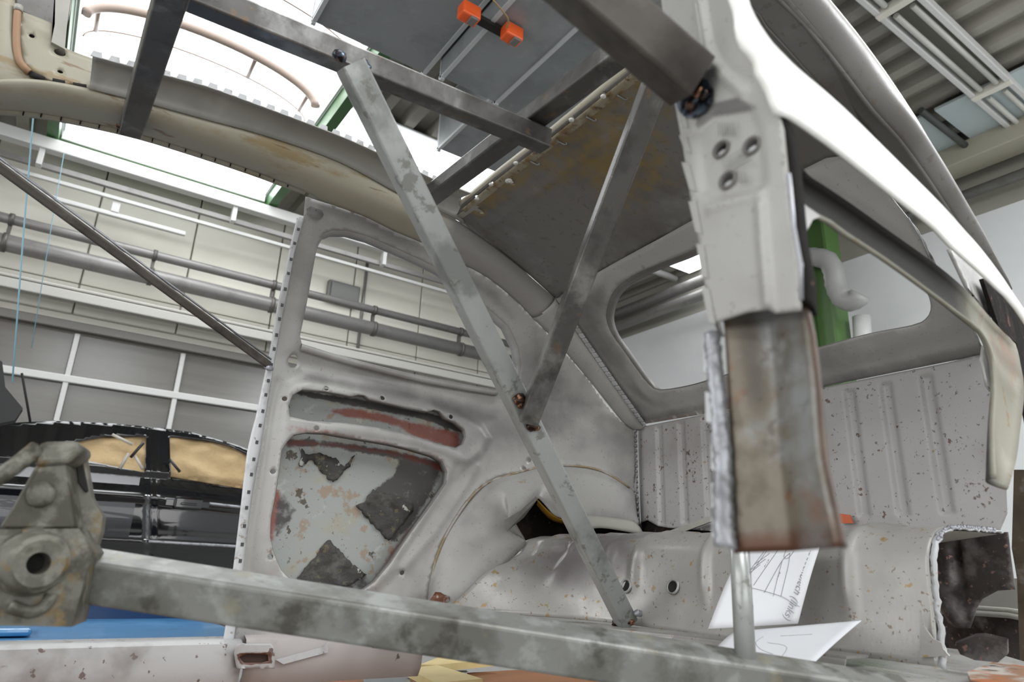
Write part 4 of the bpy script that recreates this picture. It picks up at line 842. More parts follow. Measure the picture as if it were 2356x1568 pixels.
put('near_sill_remains', prism_mesh(near_sill, (0, 0, -.02)), hump_mat, shell)
put('sill_rust_crust', prism_mesh([(1.1387,0.5045,0.384),(1.3556,0.5548,0.384),(1.3375,0.5076,0.384),(1.194,0.4226,0.384),(0.8678,0.3127,0.384),(0.911,0.3963,0.384)], (0, 0, -.01)), orange_rust, shell)
# loose strips in the gap between hump and bulkhead
put('gap_strip', prism_mesh([(1.4,1.3367,0.5989),(1.4,1.1252,0.6479),(1.4,1.1261,0.6355),(1.4,1.2907,0.5938)], (.02, 0, .004)), grey_cream, shell)
put('gap_shadow_plate', prism_mesh([(1.452, .95, .56), (1.452, 1.45, .56), (1.452, 1.45, .66), (1.452, .95, .66)], (.004, 0, 0)), underseal_and_shade, shell)
put('orange_reflector', prism_mesh([(1.42,0.8391,0.6359),(1.42,0.8107,0.6312),(1.42,0.8062,0.6143),(1.42,0.8367,0.6151)], (.004, 0, 0)), M('orange_lens', (196, 96, 56), .4), shell)

# ---- far sill (rocker)
def sill_rows(x0, x1, n, y=1.56, z1=.338, z0=.235, d=.09):
    pr = [(y + d, z1), (y + .02, z1), (y + .004, z1 - .006), (y, z1 - .02), (y - .004, (z0 + z1) / 2), (y, z0 + .02), (y + .012, z0), (y + d, z0)]
    return [[(x, a, b) for a, b in pr] for x in np.linspace(x0, x1, n)]
fs = put('far_sill', loft_mesh(sill_rows(-1.2, .42, 60)), white_sill, shell); autosmooth(fs, 50); solid(fs, .002)
so = [(0.4026,0.335),(0.4711,0.3333),(0.4816,0.3231),(0.4853,0.2857),(0.41,0.2889),(0.4004,0.3173)]
sh = [(0.4112,0.31),(0.4252,0.3151),(0.4676,0.3124),(0.4709,0.301),(0.4576,0.2981),(0.4217,0.2994)]
sheet('pillar_foot', plane_surf(1, 1.545), so, [sh], .006, 0, white_sill, shell, .003, masks=[(0, [(0.4043,0.3172),(0.4729,0.3179),(0.4794,0.295),(0.4166,0.2947)], .006)])
put('foot_cavity', prism_mesh([(0.4043,1.5495,0.3194),(0.47,1.5495,0.3174),(0.4733,1.5495,0.2954),(0.4077,1.5495,0.2979)], (0, .002, 0)), M('cavity_rust', (60, 40, 30), .7), shell)
fs2 = put('rear_sill', loft_mesh(sill_rows(.43, .84, 20, 1.575, .345, .25)), M('sill_primer', (176, 170, 168), .5, 0, spots=[((120, 100, 92), 9, .55, .68, 5, .8), ((66, 44, 36), 16, .66, .70, 5, .9)]), shell); autosmooth(fs2, 50); solid(fs2, .002)
put('sill_patch', prism_mesh([(0.4925,1.565,0.2996),(0.5961,1.565,0.3226),(0.6018,1.565,0.3314),(0.6044,1.565,0.3104),(0.5094,1.565,0.2904)], (0, .003, 0)), light_flange, shell)
put('sill_rust_end', blob_mesh((.80, 1.585, .30), .05, (.6, .2, .8), .25, 2, 9), M('end_rust', (62, 44, 36), .7, .1, spots=[((120, 104, 96), 30, .6, .7, 4, .7)]), shell)

# ---- near door pillar: striker face
jf = [(0.3583,1.0468),(0.3521,0.9741),(0.3479,0.9177),(0.3392,0.8533),(0.3337,0.7996),(0.3274,0.753),(0.3244,0.7178),(0.3164,0.6822),(0.2877,0.6823),(0.2698,0.6791),(0.2649,0.6747),(0.2461,0.6715),(0.2424,0.7035),(0.2448,0.7344),(0.2443,0.7761),(0.2441,0.8128),(0.2464,0.827),(0.2562,0.863),(0.269,0.9096),(0.2728,0.957),(0.2722,0.9751)]
jh = [(0.3016,0.8279),(0.2734,0.8163),(0.2975,0.7973)]
keyh = [circle2(p, .0074, 14, .0066) for p in jh]
plate = [(0.3254,0.8587),(0.3065,0.8642),(0.2695,0.8471),(0.263,0.8234),(0.2634,0.7781),(0.2723,0.7713),(0.3079,0.7829),(0.3223,0.7983)]
rj1 = [(0.3114,0.9879),(0.3065,0.9318),(0.302,0.915),(0.2952,0.897),(0.2835,0.8785),(0.2753,0.865)]
rj2 = [(0.2682,0.7621),(0.2693,0.7304),(0.2694,0.6829)]; rj3 = [(0.3126,0.778),(0.2877,0.7753),(0.2693,0.7706)]
rel = [('step', plate, .008, .003), ('ridge', rj1, .0035, -.004), ('ridge', rj2, .003, -.004), ('ridge', rj3, .004, -.003)]
for k in range(5):
    rel.append(('ridge', [(jh[0][0] - .004, jh[0][1] - .010 - .0022 * k), (jh[1][0] + .004, jh[1][1] - .002 - .0022 * k)], .0006, .0007))
p_np = sheet('near_pillar_face', 'jamb', jf, keyh, .0035, 0, primer, shell, .002, relief=rel, masks=[(1, [(0.3194,0.8793),(0.2804,0.864),(0.2639,0.8437),(0.3067,0.8617),(0.3254,0.8587)], .004)])
for p, kh in zip(jh, keyh):
    lip('striker_socket', 'jamb', kh, .010, primer_dark, shell, step=.003)
    put('striker_block', blob_mesh((.4055, p[0] + .0012, p[1] - .0026), .0055, (.6, 1, .75), .06, 2, 4), light_flange, p_np)
for q in [[(0.3972,0.2991,0.8133),(0.3972,0.2758,0.8145)],[(0.3972,0.2985,0.8102),(0.3972,0.2749,0.8113)],[(0.3972,0.2979,0.8071),(0.3972,0.274,0.8081)],[(0.3972,0.2972,0.804),(0.3972,0.2731,0.8049)],[(0.3972,0.2966,0.8009),(0.3972,0.2722,0.8017)],[(0.3972,0.2998,0.8505),(0.3972,0.2994,0.8379)],[(0.3972,0.2973,0.8491),(0.3972,0.2969,0.8365)],[(0.3972,0.2948,0.8476),(0.3972,0.2945,0.8351)],[(0.3972,0.2923,0.8462),(0.3972,0.292,0.8337)],[(0.3972,0.2899,0.8448),(0.3972,0.2896,0.8324)],[(0.3972,0.2874,0.8434),(0.3972,0.2872,0.831)],[(0.3972,0.285,0.842),(0.3972,0.2848,0.8297)],[(0.3972,0.2877,0.7981),(0.3972,0.2869,0.7884)],[(0.3972,0.2854,0.7969),(0.3972,0.2845,0.7873)],[(0.3972,0.283,0.7957),(0.3972,0.2822,0.7861)],[(0.3972,0.2807,0.7946),(0.3972,0.2799,0.785)],[(0.3972,0.2784,0.7934),(0.3972,0.2776,0.7839)]]:
    put('engraved_line', sweep_mesh(q, .0003, 4), primer_dark, p_np)
put('pillar_cavity', prism_mesh([(0.425,0.3268,0.8704),(0.425,0.2822,0.8452),(0.425,0.287,0.7911),(0.425,0.3309,0.8116)], (.003, 0, 0)), slot_dark, shell)
# turned edge on the outboard side
oe = [(0.4,0.2464,0.827),(0.4,0.2442,0.809),(0.4,0.2443,0.7761),(0.4,0.2448,0.7344),(0.4,0.2424,0.7035),(0.4,0.2447,0.6786)]
band('near_pillar_return', oe, [(x + .034, y + .012, z) for x, y, z in oe], underseal_and_shade, shell, 40, 3, .002, (0, -1, 0), .003)  # black finish imitates the shadow inside the pillar
put('pillar_edge_highlight', sweep_mesh(oe[2:], .0016, 6), bare, shell)  # bright bead imitates the highlight along the pillar's edge
# folded tabs on the inboard edge
tabs = [[(0.398,0.3703,1.0176),(0.398,0.3604,1.0079),(0.398,0.3544,0.9899),(0.398,0.363,0.9989)],[(0.398,0.3688,0.9955),(0.398,0.359,0.9862),(0.398,0.3533,0.9664),(0.398,0.3617,0.9749)],[(0.398,0.3434,0.8906),(0.398,0.3347,0.8836),(0.398,0.331,0.8632),(0.398,0.3385,0.8697)],[(0.398,0.3418,0.8627),(0.398,0.3333,0.8562),(0.398,0.3292,0.8376),(0.398,0.3365,0.8436)],[(0.398,0.3404,0.8348),(0.398,0.3321,0.8289),(0.398,0.3264,0.7995),(0.398,0.3335,0.8049)],[(0.398,0.335,0.7945),(0.398,0.327,0.7893),(0.398,0.3227,0.759),(0.398,0.3295,0.7637)],[(0.398,0.3293,0.7531),(0.398,0.3216,0.7486),(0.398,0.3192,0.7192),(0.398,0.3258,0.7233)],[(0.398,0.3264,0.7142),(0.398,0.319,0.7104),(0.398,0.3153,0.6804),(0.398,0.3216,0.6839)]]
for q in tabs:
    put('folded_tab', prism_mesh(q, (.003, .001, 0)), primer, p_np)
ie = [(0.402,0.359,1.0486),(0.402,0.3487,0.9191),(0.402,0.3399,0.8545),(0.402,0.3344,0.8006),(0.402,0.3282,0.7539),(0.402,0.3252,0.7186),(0.402,0.3168,0.6828)]
band('near_pillar_inner_edge', ie, [(x + .03, y + .018, z) for x, y, z in ie], primer_dark, shell, 30, 3, .003, (-1, 0, 0), .002)

put('near_pillar_upper', loft_mesh([[(.40, .36, 1.03), (.40, .31, 1.0), (.405, .272, .975), (.415, .27, .98)], [(.405, .43, 1.17), (.405, .38, 1.16), (.415, .345, 1.15), (.43, .345, 1.15)], [(.41, .50, 1.33), (.41, .46, 1.33), (.42, .435, 1.33), (.44, .435, 1.33)]]), primer, shell)
# lower rusty channel of the near pillar
lf = [(0.412,0.3192,0.7046),(0.412,0.3178,0.679),(0.412,0.3182,0.6309),(0.412,0.3197,0.5824),(0.412,0.322,0.5154)]
lm = [(0.424,0.2889,0.6984),(0.424,0.2868,0.6735),(0.424,0.2865,0.6271),(0.424,0.2876,0.5804),(0.424,0.2856,0.5172)]
lr_ = [(0.414,0.2526,0.6846),(0.414,0.2499,0.6614),(0.414,0.2496,0.6185),(0.414,0.2508,0.5754),(0.414,0.2443,0.5194)]
ch = put('near_pillar_channel', loft_mesh([even(spline(a, .02), 40) * (1 - s) + even(spline(b, .02), 40) * s for a, b, s in [(lf, lm, s) for s in np.linspace(0, 1, 10)] + [(lm, lr_, s) for s in np.linspace(0, 1, 10)[1:]]]), rusty, shell); solid(ch, .002)
cm = ch.data.color_attributes.new('mask', 'FLOAT_COLOR', 'POINT'); co = np.array([v.co for v in ch.data.vertices]); mk = np.zeros((len(co), 4)); mk[:, 3] = 1
mk[:, 0] = smoothstep(-co[:, 2], -.545, -.512); mk[:, 2] = .55 * np.exp(-((co[:, 1] - .262) / .016) ** 2); mk[:, 1] = .7 * np.exp(-((co[:, 1] - .30) / .012) ** 2) * smoothstep(co[:, 2], .56, .64)
cm.data.foreach_set('color', mk.ravel())
band('channel_flange', lr_, [(x + .012, y + .004, z) for x, y, z in lr_], M('flange_rust', (76, 58, 47), .5, .2, spots=[((100, 82, 68), 20, .48, .66, 4, .6), ((58, 40, 30), 30, .52, .66, 5, .7)]), shell, 40, 3, .001, (0, -1, 0), .0025)
# crumpled bright flange at its inboard edge
cf_a = [(0.402,0.3289,0.6761),(0.402,0.3283,0.648),(0.402,0.3278,0.631),(0.402,0.3259,0.6108),(0.402,0.3287,0.595),(0.402,0.3263,0.5725),(0.402,0.3303,0.5482),(0.402,0.3304,0.5199)]
cf_b = [(0.408,0.3199,0.6787),(0.408,0.3186,0.6471),(0.408,0.3183,0.6302),(0.408,0.3174,0.6104),(0.408,0.3163,0.5942),(0.408,0.3165,0.5723),(0.408,0.317,0.548),(0.408,0.3172,0.5181)]
band('crumpled_flange', cf_a, cf_b, bare, shell, 60, 6, .005, (-1, 0, 0), .0015, wob=.0005)
for q in [[(0.4,0.3291,0.6736),(0.4,0.321,0.6694),(0.4,0.3229,0.6424),(0.4,0.3309,0.6462)],[(0.4,0.3302,0.6311),(0.4,0.3223,0.6276),(0.4,0.3231,0.6052),(0.4,0.3309,0.6083)],[(0.4,0.3276,0.5978),(0.4,0.3199,0.5948),(0.4,0.3209,0.5703),(0.4,0.3285,0.5728)],[(0.4,0.3292,0.5633),(0.4,0.3216,0.5609),(0.4,0.3236,0.5241),(0.4,0.331,0.526)]]:
    put('bent_tab', prism_mesh(q, (.004, .002, 0)), light_flange, shell)

# ---- near side: white outer skin between belt and cut lower edge
wo_hi = [(0.3688,0.245,0.9417),(0.368,0.245,0.9158),(0.3767,0.245,0.9009),(0.397,0.245,0.8886),(0.4302,0.2464,0.8841),(0.4621,0.2485,0.8844),(0.5047,0.2519,0.8844),(0.5659,0.2576,0.8821),(0.6494,0.2664,0.8803),(0.7297,0.2757,0.8799),(0.7986,0.2843,0.8766),(0.8506,0.2911,0.8748),(0.9346,0.3026,0.8646),(1.0318,0.3166,0.8458),(1.2373,0.3482,0.8205)]
wo_lo = [(0.347,0.245,0.9279),(0.3465,0.245,0.9029),(0.3515,0.245,0.8929),(0.3507,0.245,0.8805),(0.3536,0.245,0.8656),(0.3619,0.245,0.8607),(0.3688,0.245,0.8597),(0.371,0.245,0.8484),(0.3798,0.245,0.842),(0.3856,0.245,0.831),(0.3896,0.245,0.823),(0.4005,0.245,0.8256),(0.4126,0.2454,0.8271),(0.4603,0.2484,0.8293),(0.5224,0.2535,0.8302),(0.5973,0.2608,0.8319),(0.6438,0.2657,0.8343),(0.6894,0.2709,0.8359),(0.7297,0.2757,0.8325),(0.8091,0.2857,0.8348),(0.8913,0.2966,0.8353),(0.9744,0.3082,0.8333),(1.1569,0.3355,0.8018)]
ws = band('white_outer_skin', wo_lo, wo_hi, white_paint_and_glints, shell, 110, 14, .004, (0, -1, 0), .0025, power=.6)
# inner shell member from the pillar to the wheel arch
ti_hi = [(0.4865,0.2954,0.891),(0.4992,0.2965,0.8628),(0.5101,0.2974,0.8487),(0.5484,0.3009,0.8496),(0.6029,0.3063,0.8526),(0.6983,0.317,0.8571),(0.8342,0.334,0.8659),(0.9464,0.3492,0.8683),(1.0411,0.3629,0.8602),(1.1146,0.374,0.8563),(1.1915,0.3859,0.8545),(1.1972,0.3868,0.8211),(1.1862,0.3851,0.7779),(1.094,0.3709,0.6979),(1.0434,0.3633,0.6558),(0.9748,0.3533,0.6127)]
ti_lo = [(0.4531,0.2779,0.8133),(0.4572,0.2781,0.7988),(0.4742,0.2794,0.7894),(0.4956,0.2811,0.7906),(0.5187,0.2831,0.7939),(0.547,0.2858,0.7928),(0.6241,0.2936,0.7955),(0.7374,0.3067,0.7967),(0.8312,0.3186,0.7981),(0.9141,0.3297,0.7984),(0.9488,0.3346,0.7839),(0.9534,0.3352,0.7617),(0.9321,0.3322,0.7201),(0.9056,0.3286,0.6872),(0.8807,0.3252,0.648),(0.8647,0.323,0.6123)]
tm = band('wheel_arch_member', ti_lo, ti_hi, member_shaded_paint, shell, 100, 12, -.014, (0, -1, -.2), .003, power=.6)
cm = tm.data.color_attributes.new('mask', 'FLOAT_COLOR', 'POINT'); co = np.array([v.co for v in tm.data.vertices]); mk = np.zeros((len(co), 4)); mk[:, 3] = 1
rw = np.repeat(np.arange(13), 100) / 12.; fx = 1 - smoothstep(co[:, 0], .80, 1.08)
mk[:, 0] = fx * smoothstep(rw, .02, .07); mk[:, 1] = fx * smoothstep(rw, .10, .5); cm.data.foreach_set('color', mk.ravel())  # shading painted into the colour, darker towards the upper rows
put('arch_corner_web', prism_mesh([(0.454,0.2759,0.7998),(0.4752,0.2775,0.7913),(0.4993,0.2795,0.7912),(0.4831,0.2781,0.7818),(0.4723,0.2773,0.7687),(0.465,0.2767,0.748),(0.4552,0.276,0.6989),(0.446,0.2754,0.6964),(0.4517,0.2758,0.7491)], (0, .004, 0)), primer, shell)
tong = [(1.0291,0.9663),(1.0613,0.9756),(1.1353,0.9757),(1.2451,0.9893),(1.2607,0.9514),(1.2479,0.9265),(1.2264,0.9151),(1.2034,0.9135),(1.0918,0.9265)]
sheet('inner_tongue', 'nout', tong, (), .012, .075, primer, shell, .004)
put('fender_inner', prism_mesh([(1.1428,0.3933,0.9523),(1.25,0.4102,0.966),(1.4178,0.438,0.9734),(1.7796,0.5025,0.9515),(1.5146,0.4547,0.7345),(1.2642,0.4125,0.6994),(1.2665,0.4129,0.797),(1.3059,0.4193,0.8877),(1.1901,0.4007,0.883)], (0, .006, 0)), underseal_and_shade, shell)
gp = [(1.302,0.8948),(1.3272,0.904),(1.383,0.8902),(1.3454,0.8246),(1.2977,0.8122),(1.2735,0.8174),(1.2723,0.8636)]
sheet('arch_gusset', 'nout', gp, (), .012, .11, primer, shell, .004)
# near roof rail and rear pillar with drip gutter
e1 = [(-.35, .53, 1.36), (.1, .52, 1.385), (.45, .51, 1.392)] + [(0.7278,0.5,1.3857),(0.766,0.5,1.3574),(0.8263,0.495,1.3238),(0.8936,0.49,1.2952),(0.9542,0.48,1.2579),(1.0277,0.475,1.2175),(1.0922,0.47,1.1818),(1.1607,0.46,1.1349),(1.2271,0.455,1.0877),(1.2806,0.45,1.0433),(1.3463,0.45,0.9944)]
e2 = [(-.35, .47, 1.31), (.1, .46, 1.335), (.45, .455, 1.338)] + [(0.7017,0.45,1.3267),(0.7605,0.45,1.3142),(0.8212,0.448,1.2978),(0.8962,0.445,1.2602),(0.973,0.44,1.2104),(1.0388,0.438,1.188),(1.0937,0.435,1.1528),(1.1549,0.43,1.0983),(1.2196,0.43,1.0504),(1.2602,0.43,1.0219),(1.3094,0.43,0.9866)]
e3 = [(-.35, .44, 1.33), (.1, .43, 1.36), (.45, .427, 1.37)] + [(0.7912,0.425,1.3621),(0.8432,0.425,1.3437),(0.9146,0.425,1.3187),(0.9928,0.425,1.2817),(1.0601,0.42,1.224),(1.1076,0.42,1.1873),(1.1397,0.42,1.1634),(1.1992,0.42,1.1095),(1.2355,0.42,1.0745),(1.2624,0.42,1.0352),(1.302,0.42,0.9895)]
band('near_rail_inner', e1, e2, primer_dark, shell, 100, 8, .010, (0, -1, -.3), .003, power=.7)
band('near_rail_outer', e2, e3, primer_dark, shell, 100, 10, .016, (0, -1, -.3), .003, power=.7)
e0 = [p for p in e1 if p[0] < 1.0]
band('near_roof_edge_strip', [(x, y, z - .004) for x, y, z in e0], [(x, .49, roof(x, .49) - .004) if x > .55 else (x, y + .08, z - .03) for x, y, z in e0], primer_dark, shell, 60, 4, .002, (0, 0, -1), .003)
put('drip_gutter', sweep_mesh(spline(e2, .03), .0035, 8), primer_dark, shell)
put('rail_edge_highlight', sweep_mesh(spline([(x, y - .002, z) for x, y, z in e3], .03), .0035, 8), white_paint_and_glints, shell)  # white bead paints the lit rim of the rail
put('serrated_line', sweep_mesh([(1.177,0.5001,1.1155),(1.2159,0.5011,1.0855),(1.2691,0.5099,1.0443)], .0012, 6), bare, shell)
put('tail_post', prism_mesh([(1.7,0.5973,0.7361),(1.7,0.5647,0.7331),(1.7,0.6729,0.0118),(1.7,0.7025,0.0028),(1.7,0.6554,0.3276),(1.7,0.6291,0.5173),(1.7,0.6283,0.5772)], (.03, 0, 0)), M('brown_post', (104, 92, 78), .5, .2, spots=[((70, 60, 50), 6, .45, .65, 4, .7), ((150, 146, 140), 12, .58, .68, 4, .7)]), shell)

# ================================================================== welded brace tubes inside the shell
def brace(name, p0, p1, w, mat, label, up=(0, 0, 1), roll=0., h=None, rad=.004):
    b = thing(name, label, 'brace', tuple(Vector(p1)), 'steel braces welded into the shell')
    put('tube', sq_tube_mesh(p0, p1, w, h, up, .003, rad, roll), mat, b); return b
def reach(a, b, k):
    """the point k metres beyond a on the line from b to a"""
    a, b = Vector(a), Vector(b); return tuple(a + (a - b).normalized() * k)
def bead(b, c, r, seed, mat=weld, sq=(1.2, .8, .9)):
    put('weld_bead', blob_mesh(c, r, sq, .28, 2, seed), mat, b)
t2a, t2b = [(-0.0378,0.9083,1.255),(0.6496,0.8753,1.255)]
b2 = brace('brace_tube', reach(t2a, t2b, .75), t2b, .038, mill, 'long steel tube running lengthwise below the cut roof opening', roll=.12)
t3a, t3b = [(0.6052,1.2605,1.296),(0.6376,0.5294,1.296)]
b3 = brace('brace_tube', t3a, t3b, .038, mill, 'steel tube across the roof opening beside the drilled header rail', roll=-.1)
bead(b2, [(0.6241,0.8729,1.27)][0], .010, 21)
t1a, t1b = [(0.0114,1.385,1.2963),(0.0151,0.82,1.2059)]
b1 = brace('brace_tube', t1a, reach(t1b, t1a, .36), .040, mill, 'short steel tube welded to the cream roof rail near the windscreen corner', roll=.1)
for s, q in enumerate([(-0.0044,1.392,1.3034),(0.0319,1.392,1.3114),(-0.0013,1.392,1.319)]): bead(b1, q, .013, s, weld, (1, .5, 1))
t4a, t4b = [(0.2626,0.8557,1.215)][0], [(1.115,1.1678,0.3998)][0]
b4 = brace('brace_tube', t4a, t4b, .040, zinc, 'long galvanised diagonal tube from the roof brace down to the floor hump', roll=.55)
bead(b4, [(0.2495,0.876,1.24)][0], .009, 4, weld_blue); bead(b4, [(0.2875,0.8663,1.235)][0], .009, 5, weld_blue)
for s, q in enumerate([(1.112,1.1975,0.394),(1.112,1.1756,0.3905),(1.112,1.1273,0.4184),(1.112,1.1487,0.3996)]): bead(b4, q, .0085, s + 6, bare if s == 2 else weld)
t5a, t5b = [(0.6229,0.5522,1.21)][0], [(0.7392,1.0302,0.7592)][0]
t5b = tuple(np.array(t5b) + np.array((-.02, -.03, 0)))
b5 = brace('brace_tube', t5a, t5b, .036, mill, 'dark steel diagonal tube from the near roof corner to the middle of the long diagonal', roll=.25)
for s, q in enumerate([(0.7066,1.0183,0.7904),(0.7133,1.0207,0.7839),(0.7502,1.0342,0.7487)]): bead(b5, tuple(np.array(q) + np.array((-.015, -.028, 0))), .011, s + 11)
t6a, t6b = [(0.264,0.335,0.9517)][0], [(0.388,0.3164,0.897)][0]
b6 = brace('brace_tube', reach(t6a, t6b, .6), t6b, .040, mill_dark, 'thick dark tube close up, welded to the near door pillar', roll=.42)
put('weld_scorch', prism_mesh([(0.397,0.3437,0.9065),(0.397,0.3341,0.9138),(0.397,0.3174,0.9075),(0.397,0.3055,0.8952),(0.397,0.3017,0.8844),(0.397,0.3033,0.8738),(0.397,0.312,0.8678),(0.397,0.324,0.8688),(0.397,0.3342,0.8766),(0.397,0.3405,0.8893)], (-.0015, 0, 0)), weld_blue, b6)
for s, q in enumerate([(0.393,0.3148,0.886),(0.393,0.3223,0.88),(0.393,0.3086,0.8812),(0.393,0.3187,0.8831)]): bead(b6, q, .0052, s + 14, weld if s < 2 else weld_blue, (.7, 1, 1))
t7a, t7b = [(-0.2089,1.4,1.1638),(0.3891,1.582,0.927)]
b7 = brace('brace_bar', reach(t7a, t7b, .3), t7b, .018, mill_dark, 'thin ribbed bar slanting down to the far door pillar', roll=.5)
put('bright_edge', sweep_mesh([tuple(Vector(t7a) + Vector((.004, -.004, .012))), tuple(Vector(t7b) + Vector((.004, -.004, .012)))], .0022, 6), bare, b7)
bead(b7, [(0.3907,1.58,0.9185)][0], .008, 18, bare)
gv = tag(put('upright_tube', sweep_mesh([(0.779,0.6,0.5605),(0.7654,0.592,0.3958)], .0128, 20), zinc), 'upright round galvanised tube behind the rusty pillar end', 'tube')

# ---- jig beam in the foreground with its cast clamp
j0, j1 = [(0.0244,0.97,0.4814),(0.9503,0.5,0.36)]
beam = thing('jig_beam', 'galvanised square beam slanting across the foreground', 'beam', tuple(Vector(j1)))
put('beam_tube', sq_tube_mesh(j0, j1,   .048, .048, (0, 0, 1), .003, .005, .33), zinc_dirty, beam)
cast = M('cast_grey_metal', (104, 102, 93), .5, .2, spots=[((136, 134, 123), 40, .48, .64, 5, .75), ((62, 59, 49), 26, .47, .60, 5, .85), ((120, 98, 54), 34, .58, .66, 4, .6)], bump=(90, .3, .002))
cl = thing('beam_clamp', 'cast grey clamp on the left end of the galvanised beam', 'clamp', [(0.0387,0.9,0.4253)][0])
def cast_plate(name, pts, depth, bev=.004, mat=cast, parent=cl):
    o = put(name, prism_mesh(pts, (depth * .25, depth, 0)), mat, parent)
    m = o.modifiers.new('round', 'BEVEL'); m.width = bev; m.segments = 3; m.limit_method = 'ANGLE'; return o
cast_plate('bracket', [(-0.0031,0.88,0.5871),(0.022,0.88,0.5923),(0.0461,0.88,0.5219),(-0.0221,0.88,0.5178),(-0.0146,0.88,0.5396)], .05, bev=.006)
cast_plate('cap', [(-0.0053,0.875,0.5817),(-0.0057,0.875,0.6082),(0.0304,0.875,0.6137),(0.0368,0.875,0.6032),(0.0235,0.875,0.5873)], .055, bev=.008)
cast_plate('side_cheek', [(0.0224,0.925,0.597),(0.0385,0.925,0.6108),(0.0572,0.925,0.5587),(0.0723,0.925,0.5384),(0.0741,0.925,0.5221),(0.0721,0.925,0.5026),(0.0635,0.925,0.477),(0.047,0.925,0.5229)], .02, bev=.006)
cast_plate('cheek_slot', [(0.0339,0.921,0.5929),(0.0379,0.921,0.6017),(0.052,0.921,0.5647),(0.0495,0.921,0.5628),(0.04,0.921,0.5735)], .012, bev=.003, mat=slot_dark)
cast_plate('lower_block', [(-0.0231,0.87,0.5176),(0.048,0.87,0.5226),(0.065,0.87,0.4993),(0.0635,0.87,0.4697),(0.0617,0.87,0.4268),(-0.0031,0.87,0.429)], .07, bev=.010)
autosmooth(put('sleeve', lathe_mesh([(.0005, .006), (.0095, .004), (.0105, -.026), (.022, -.030), (.027, -.026), (.031, -.012), (.033, .015)], [(0.015,0.868,0.4872)][0], (-.2, 1, 0), 28), cast, cl), 30)
put('sleeve_bore', lathe_mesh([(.0005, -.004), (.0100, -.004)], [(0.015,0.868,0.4872)][0], (-.2, 1, 0), 20), slot_dark, cl)
put('sleeve_top', sweep_mesh([(0.003,0.872,0.506),(0.0199,0.872,0.5103)], .014, 12), cast, cl)
put('rivet', blob_mesh([(0.0084,0.876,0.5548)][0], .0135, (1, .6, 1), .02, 3), cast, cl)
put('lever', sweep_mesh([(-0.0409,0.86,0.5572),(-0.0209,0.87,0.5786),(-0.0052,0.88,0.6018)], .0085, 10), cast, cl)
put('foot_lip', sweep_mesh(spline([(0.0049,0.865,0.4468),(0.0231,0.865,0.4413),(0.0343,0.865,0.4468),(0.0382,0.865,0.458)], .01), .006, 8), cast, cl)

# ---- sketches on paper
paper = M('squared_paper', (236, 238, 242), .7, 0, spots=[((226, 228, 234), 8, .45, .65, 2, .6)])
ink = M('pencil_line', (140, 140, 148), .7)
def patch(c4, curl=0., n=14):
    TL, TR, BR, BL = [np.array(p) for p in c4]; rows = []
    for j in range(n + 1):
        v = j / n
        rows.append([tuple((TL * (1 - u) + TR * u) * (1 - v) + (BL * (1 - u) + BR * u) * v + np.array((-1, -.3, .2)) * curl * math.sin(math.pi * v) * (1 - .4 * u)) for u in np.linspace(0, 1, n + 1)])
    return rows
def on_patch(c4, curl, u, v, lift=.0012):
    TL, TR, BR, BL = [np.array(p) for p in c4]
    return tuple((TL * (1 - u) + TR * u) * (1 - v) + (BL * (1 - u) + BR * u) * v + np.array((-1, -.3, .2)) * curl * math.sin(math.pi * v) * (1 - .4 * u) + np.array((-.8, -.6, 0)) * lift)
pa = [[(1.125,0.8387,0.5789)][0], [(1.125,0.6895,0.5783)][0], [(1.085,0.7298,0.4298)][0], [(1.03,0.8718,0.4106)][0]]
s1 = thing('sketch_sheet', 'white paper with a pencil drawing leaning against the floor hump', 'paper', tuple(pa[3]), 'paper sketches inside the shell')
solid(put('paper', loft_mesh(patch(pa, .008)), paper, s1), .0006)
def strokes(c4, curl, lines, r=.0004):
    return join_meshes([sweep_mesh([on_patch(c4, curl, u, v) for u, v in even(spline(l, .05) if len(l) > 2 else l, 10)], r, 4, False) for l in lines])
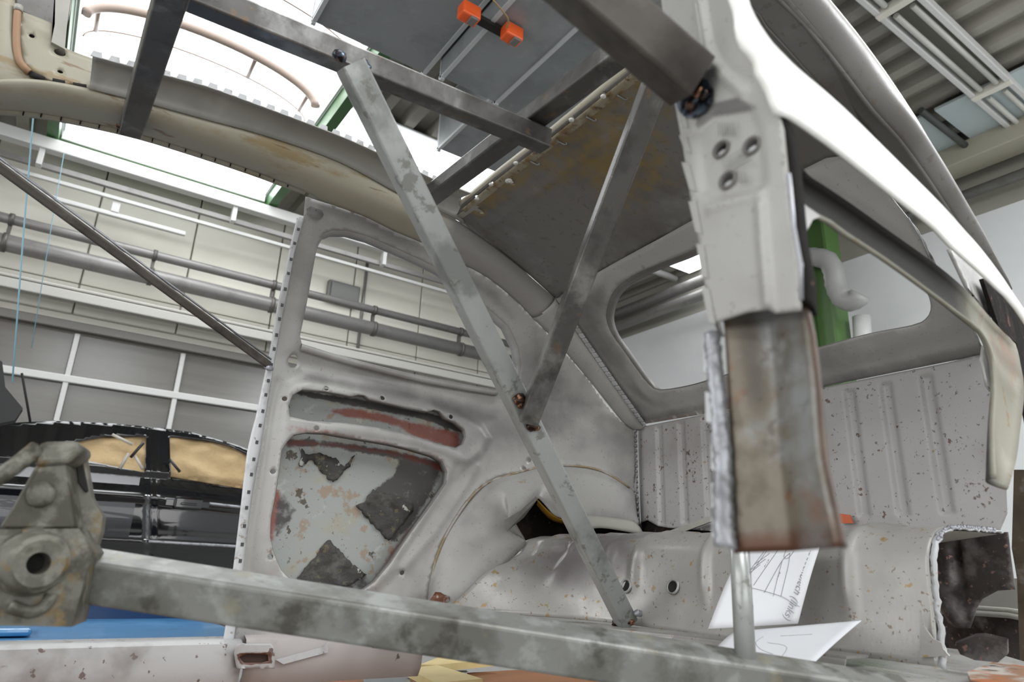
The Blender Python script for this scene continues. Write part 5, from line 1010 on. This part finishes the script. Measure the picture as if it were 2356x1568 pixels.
put('pencil_drawing', strokes(pa, .008, [[(.22, .58), (.5, .64), (.78, .72), (.86, .78), (.97, .82)], [(.22, .58), (.36, .18)], [(.36, .58), (.50, .18)], [(.52, .66), (.60, .32), (.66, .24)], [(.60, .32), (.64, .70)], [(.66, .24), (.70, .40), (.73, .71)],
      [(.30, .62), (.28, .70), (.42, .76), (.46, .86), (.36, .96)], [(.20, .52), (.33, .18)], [(.24, .42), (.38, .30)], [(.26, .36), (.40, .24)], [(.22, .48), (.34, .36)], [(.60, .20), (.60, .28), (.66, .30), (.70, .22)]]), ink, s1)
def paper_text(c4, curl, body, u, v, size, du, dv, parent):
    cu = bpy.data.curves.new('writing', 'FONT'); cu.body = body; cu.size = size; cu.materials.append(ink); cu.shear = .25
    tmp = bpy.data.objects.new('tmp', cu); me = bpy.data.meshes.new_from_object(tmp); bpy.data.objects.remove(tmp)
    o = bpy.data.objects.new('handwriting', me); COL.objects.link(o)
    if not len(me.materials): me.materials.append(ink)
    p = Vector(on_patch(c4, curl, u, v, .0016)); q = Vector(on_patch(c4, curl, u + du, v + dv, .0016))
    x = (q - p).normalized(); nrm = Vector((-.75, -.62, .2)); nrm = (nrm - x * nrm.dot(x)).normalized(); y = nrm.cross(x)
    o.parent = parent; o.matrix_parent_inverse = parent.matrix_basis.inverted()
    o.matrix_basis = Matrix(((x.x, y.x, nrm.x, p.x), (x.y, y.y, nrm.y, p.y), (x.z, y.z, nrm.z, p.z), (0, 0, 0, 1)))
    return o
paper_text(pa, .008, 'Abdeckblech (links)', .90, .16, .0165, -.02, .3, s1)
paper_text(pa, .008, '23.7', .62, .44, .010, -.02, .2, s1)
paper_text(pa, .008, '57.5', .42, .30, .010, -.05, .2, s1)
pb = [[(1.06,0.8389,0.4087)][0], [(1.02,0.5831,0.4463)][0], [(0.93,0.6141,0.3847)][0], [(0.97,0.8175,0.3766)][0]]
s2 = thing('sketch_sheet', 'white paper lying flat below the leaning drawing', 'paper', tuple(pb[3]), 'paper sketches inside the shell')
solid(put('paper', loft_mesh(patch(pb, .006)), paper, s2), .0006)
put('pencil_drawing', strokes(pb, .006, [[(.35, .3), (.34, .5), (.45, .7), (.6, .8)], [(.3, .55), (.42, .78), (.5, .85)], [(.5, .3), (.75, .28)], [(.45, .5), (.65, .6), (.7, .9)]], .0004), ink, s2)
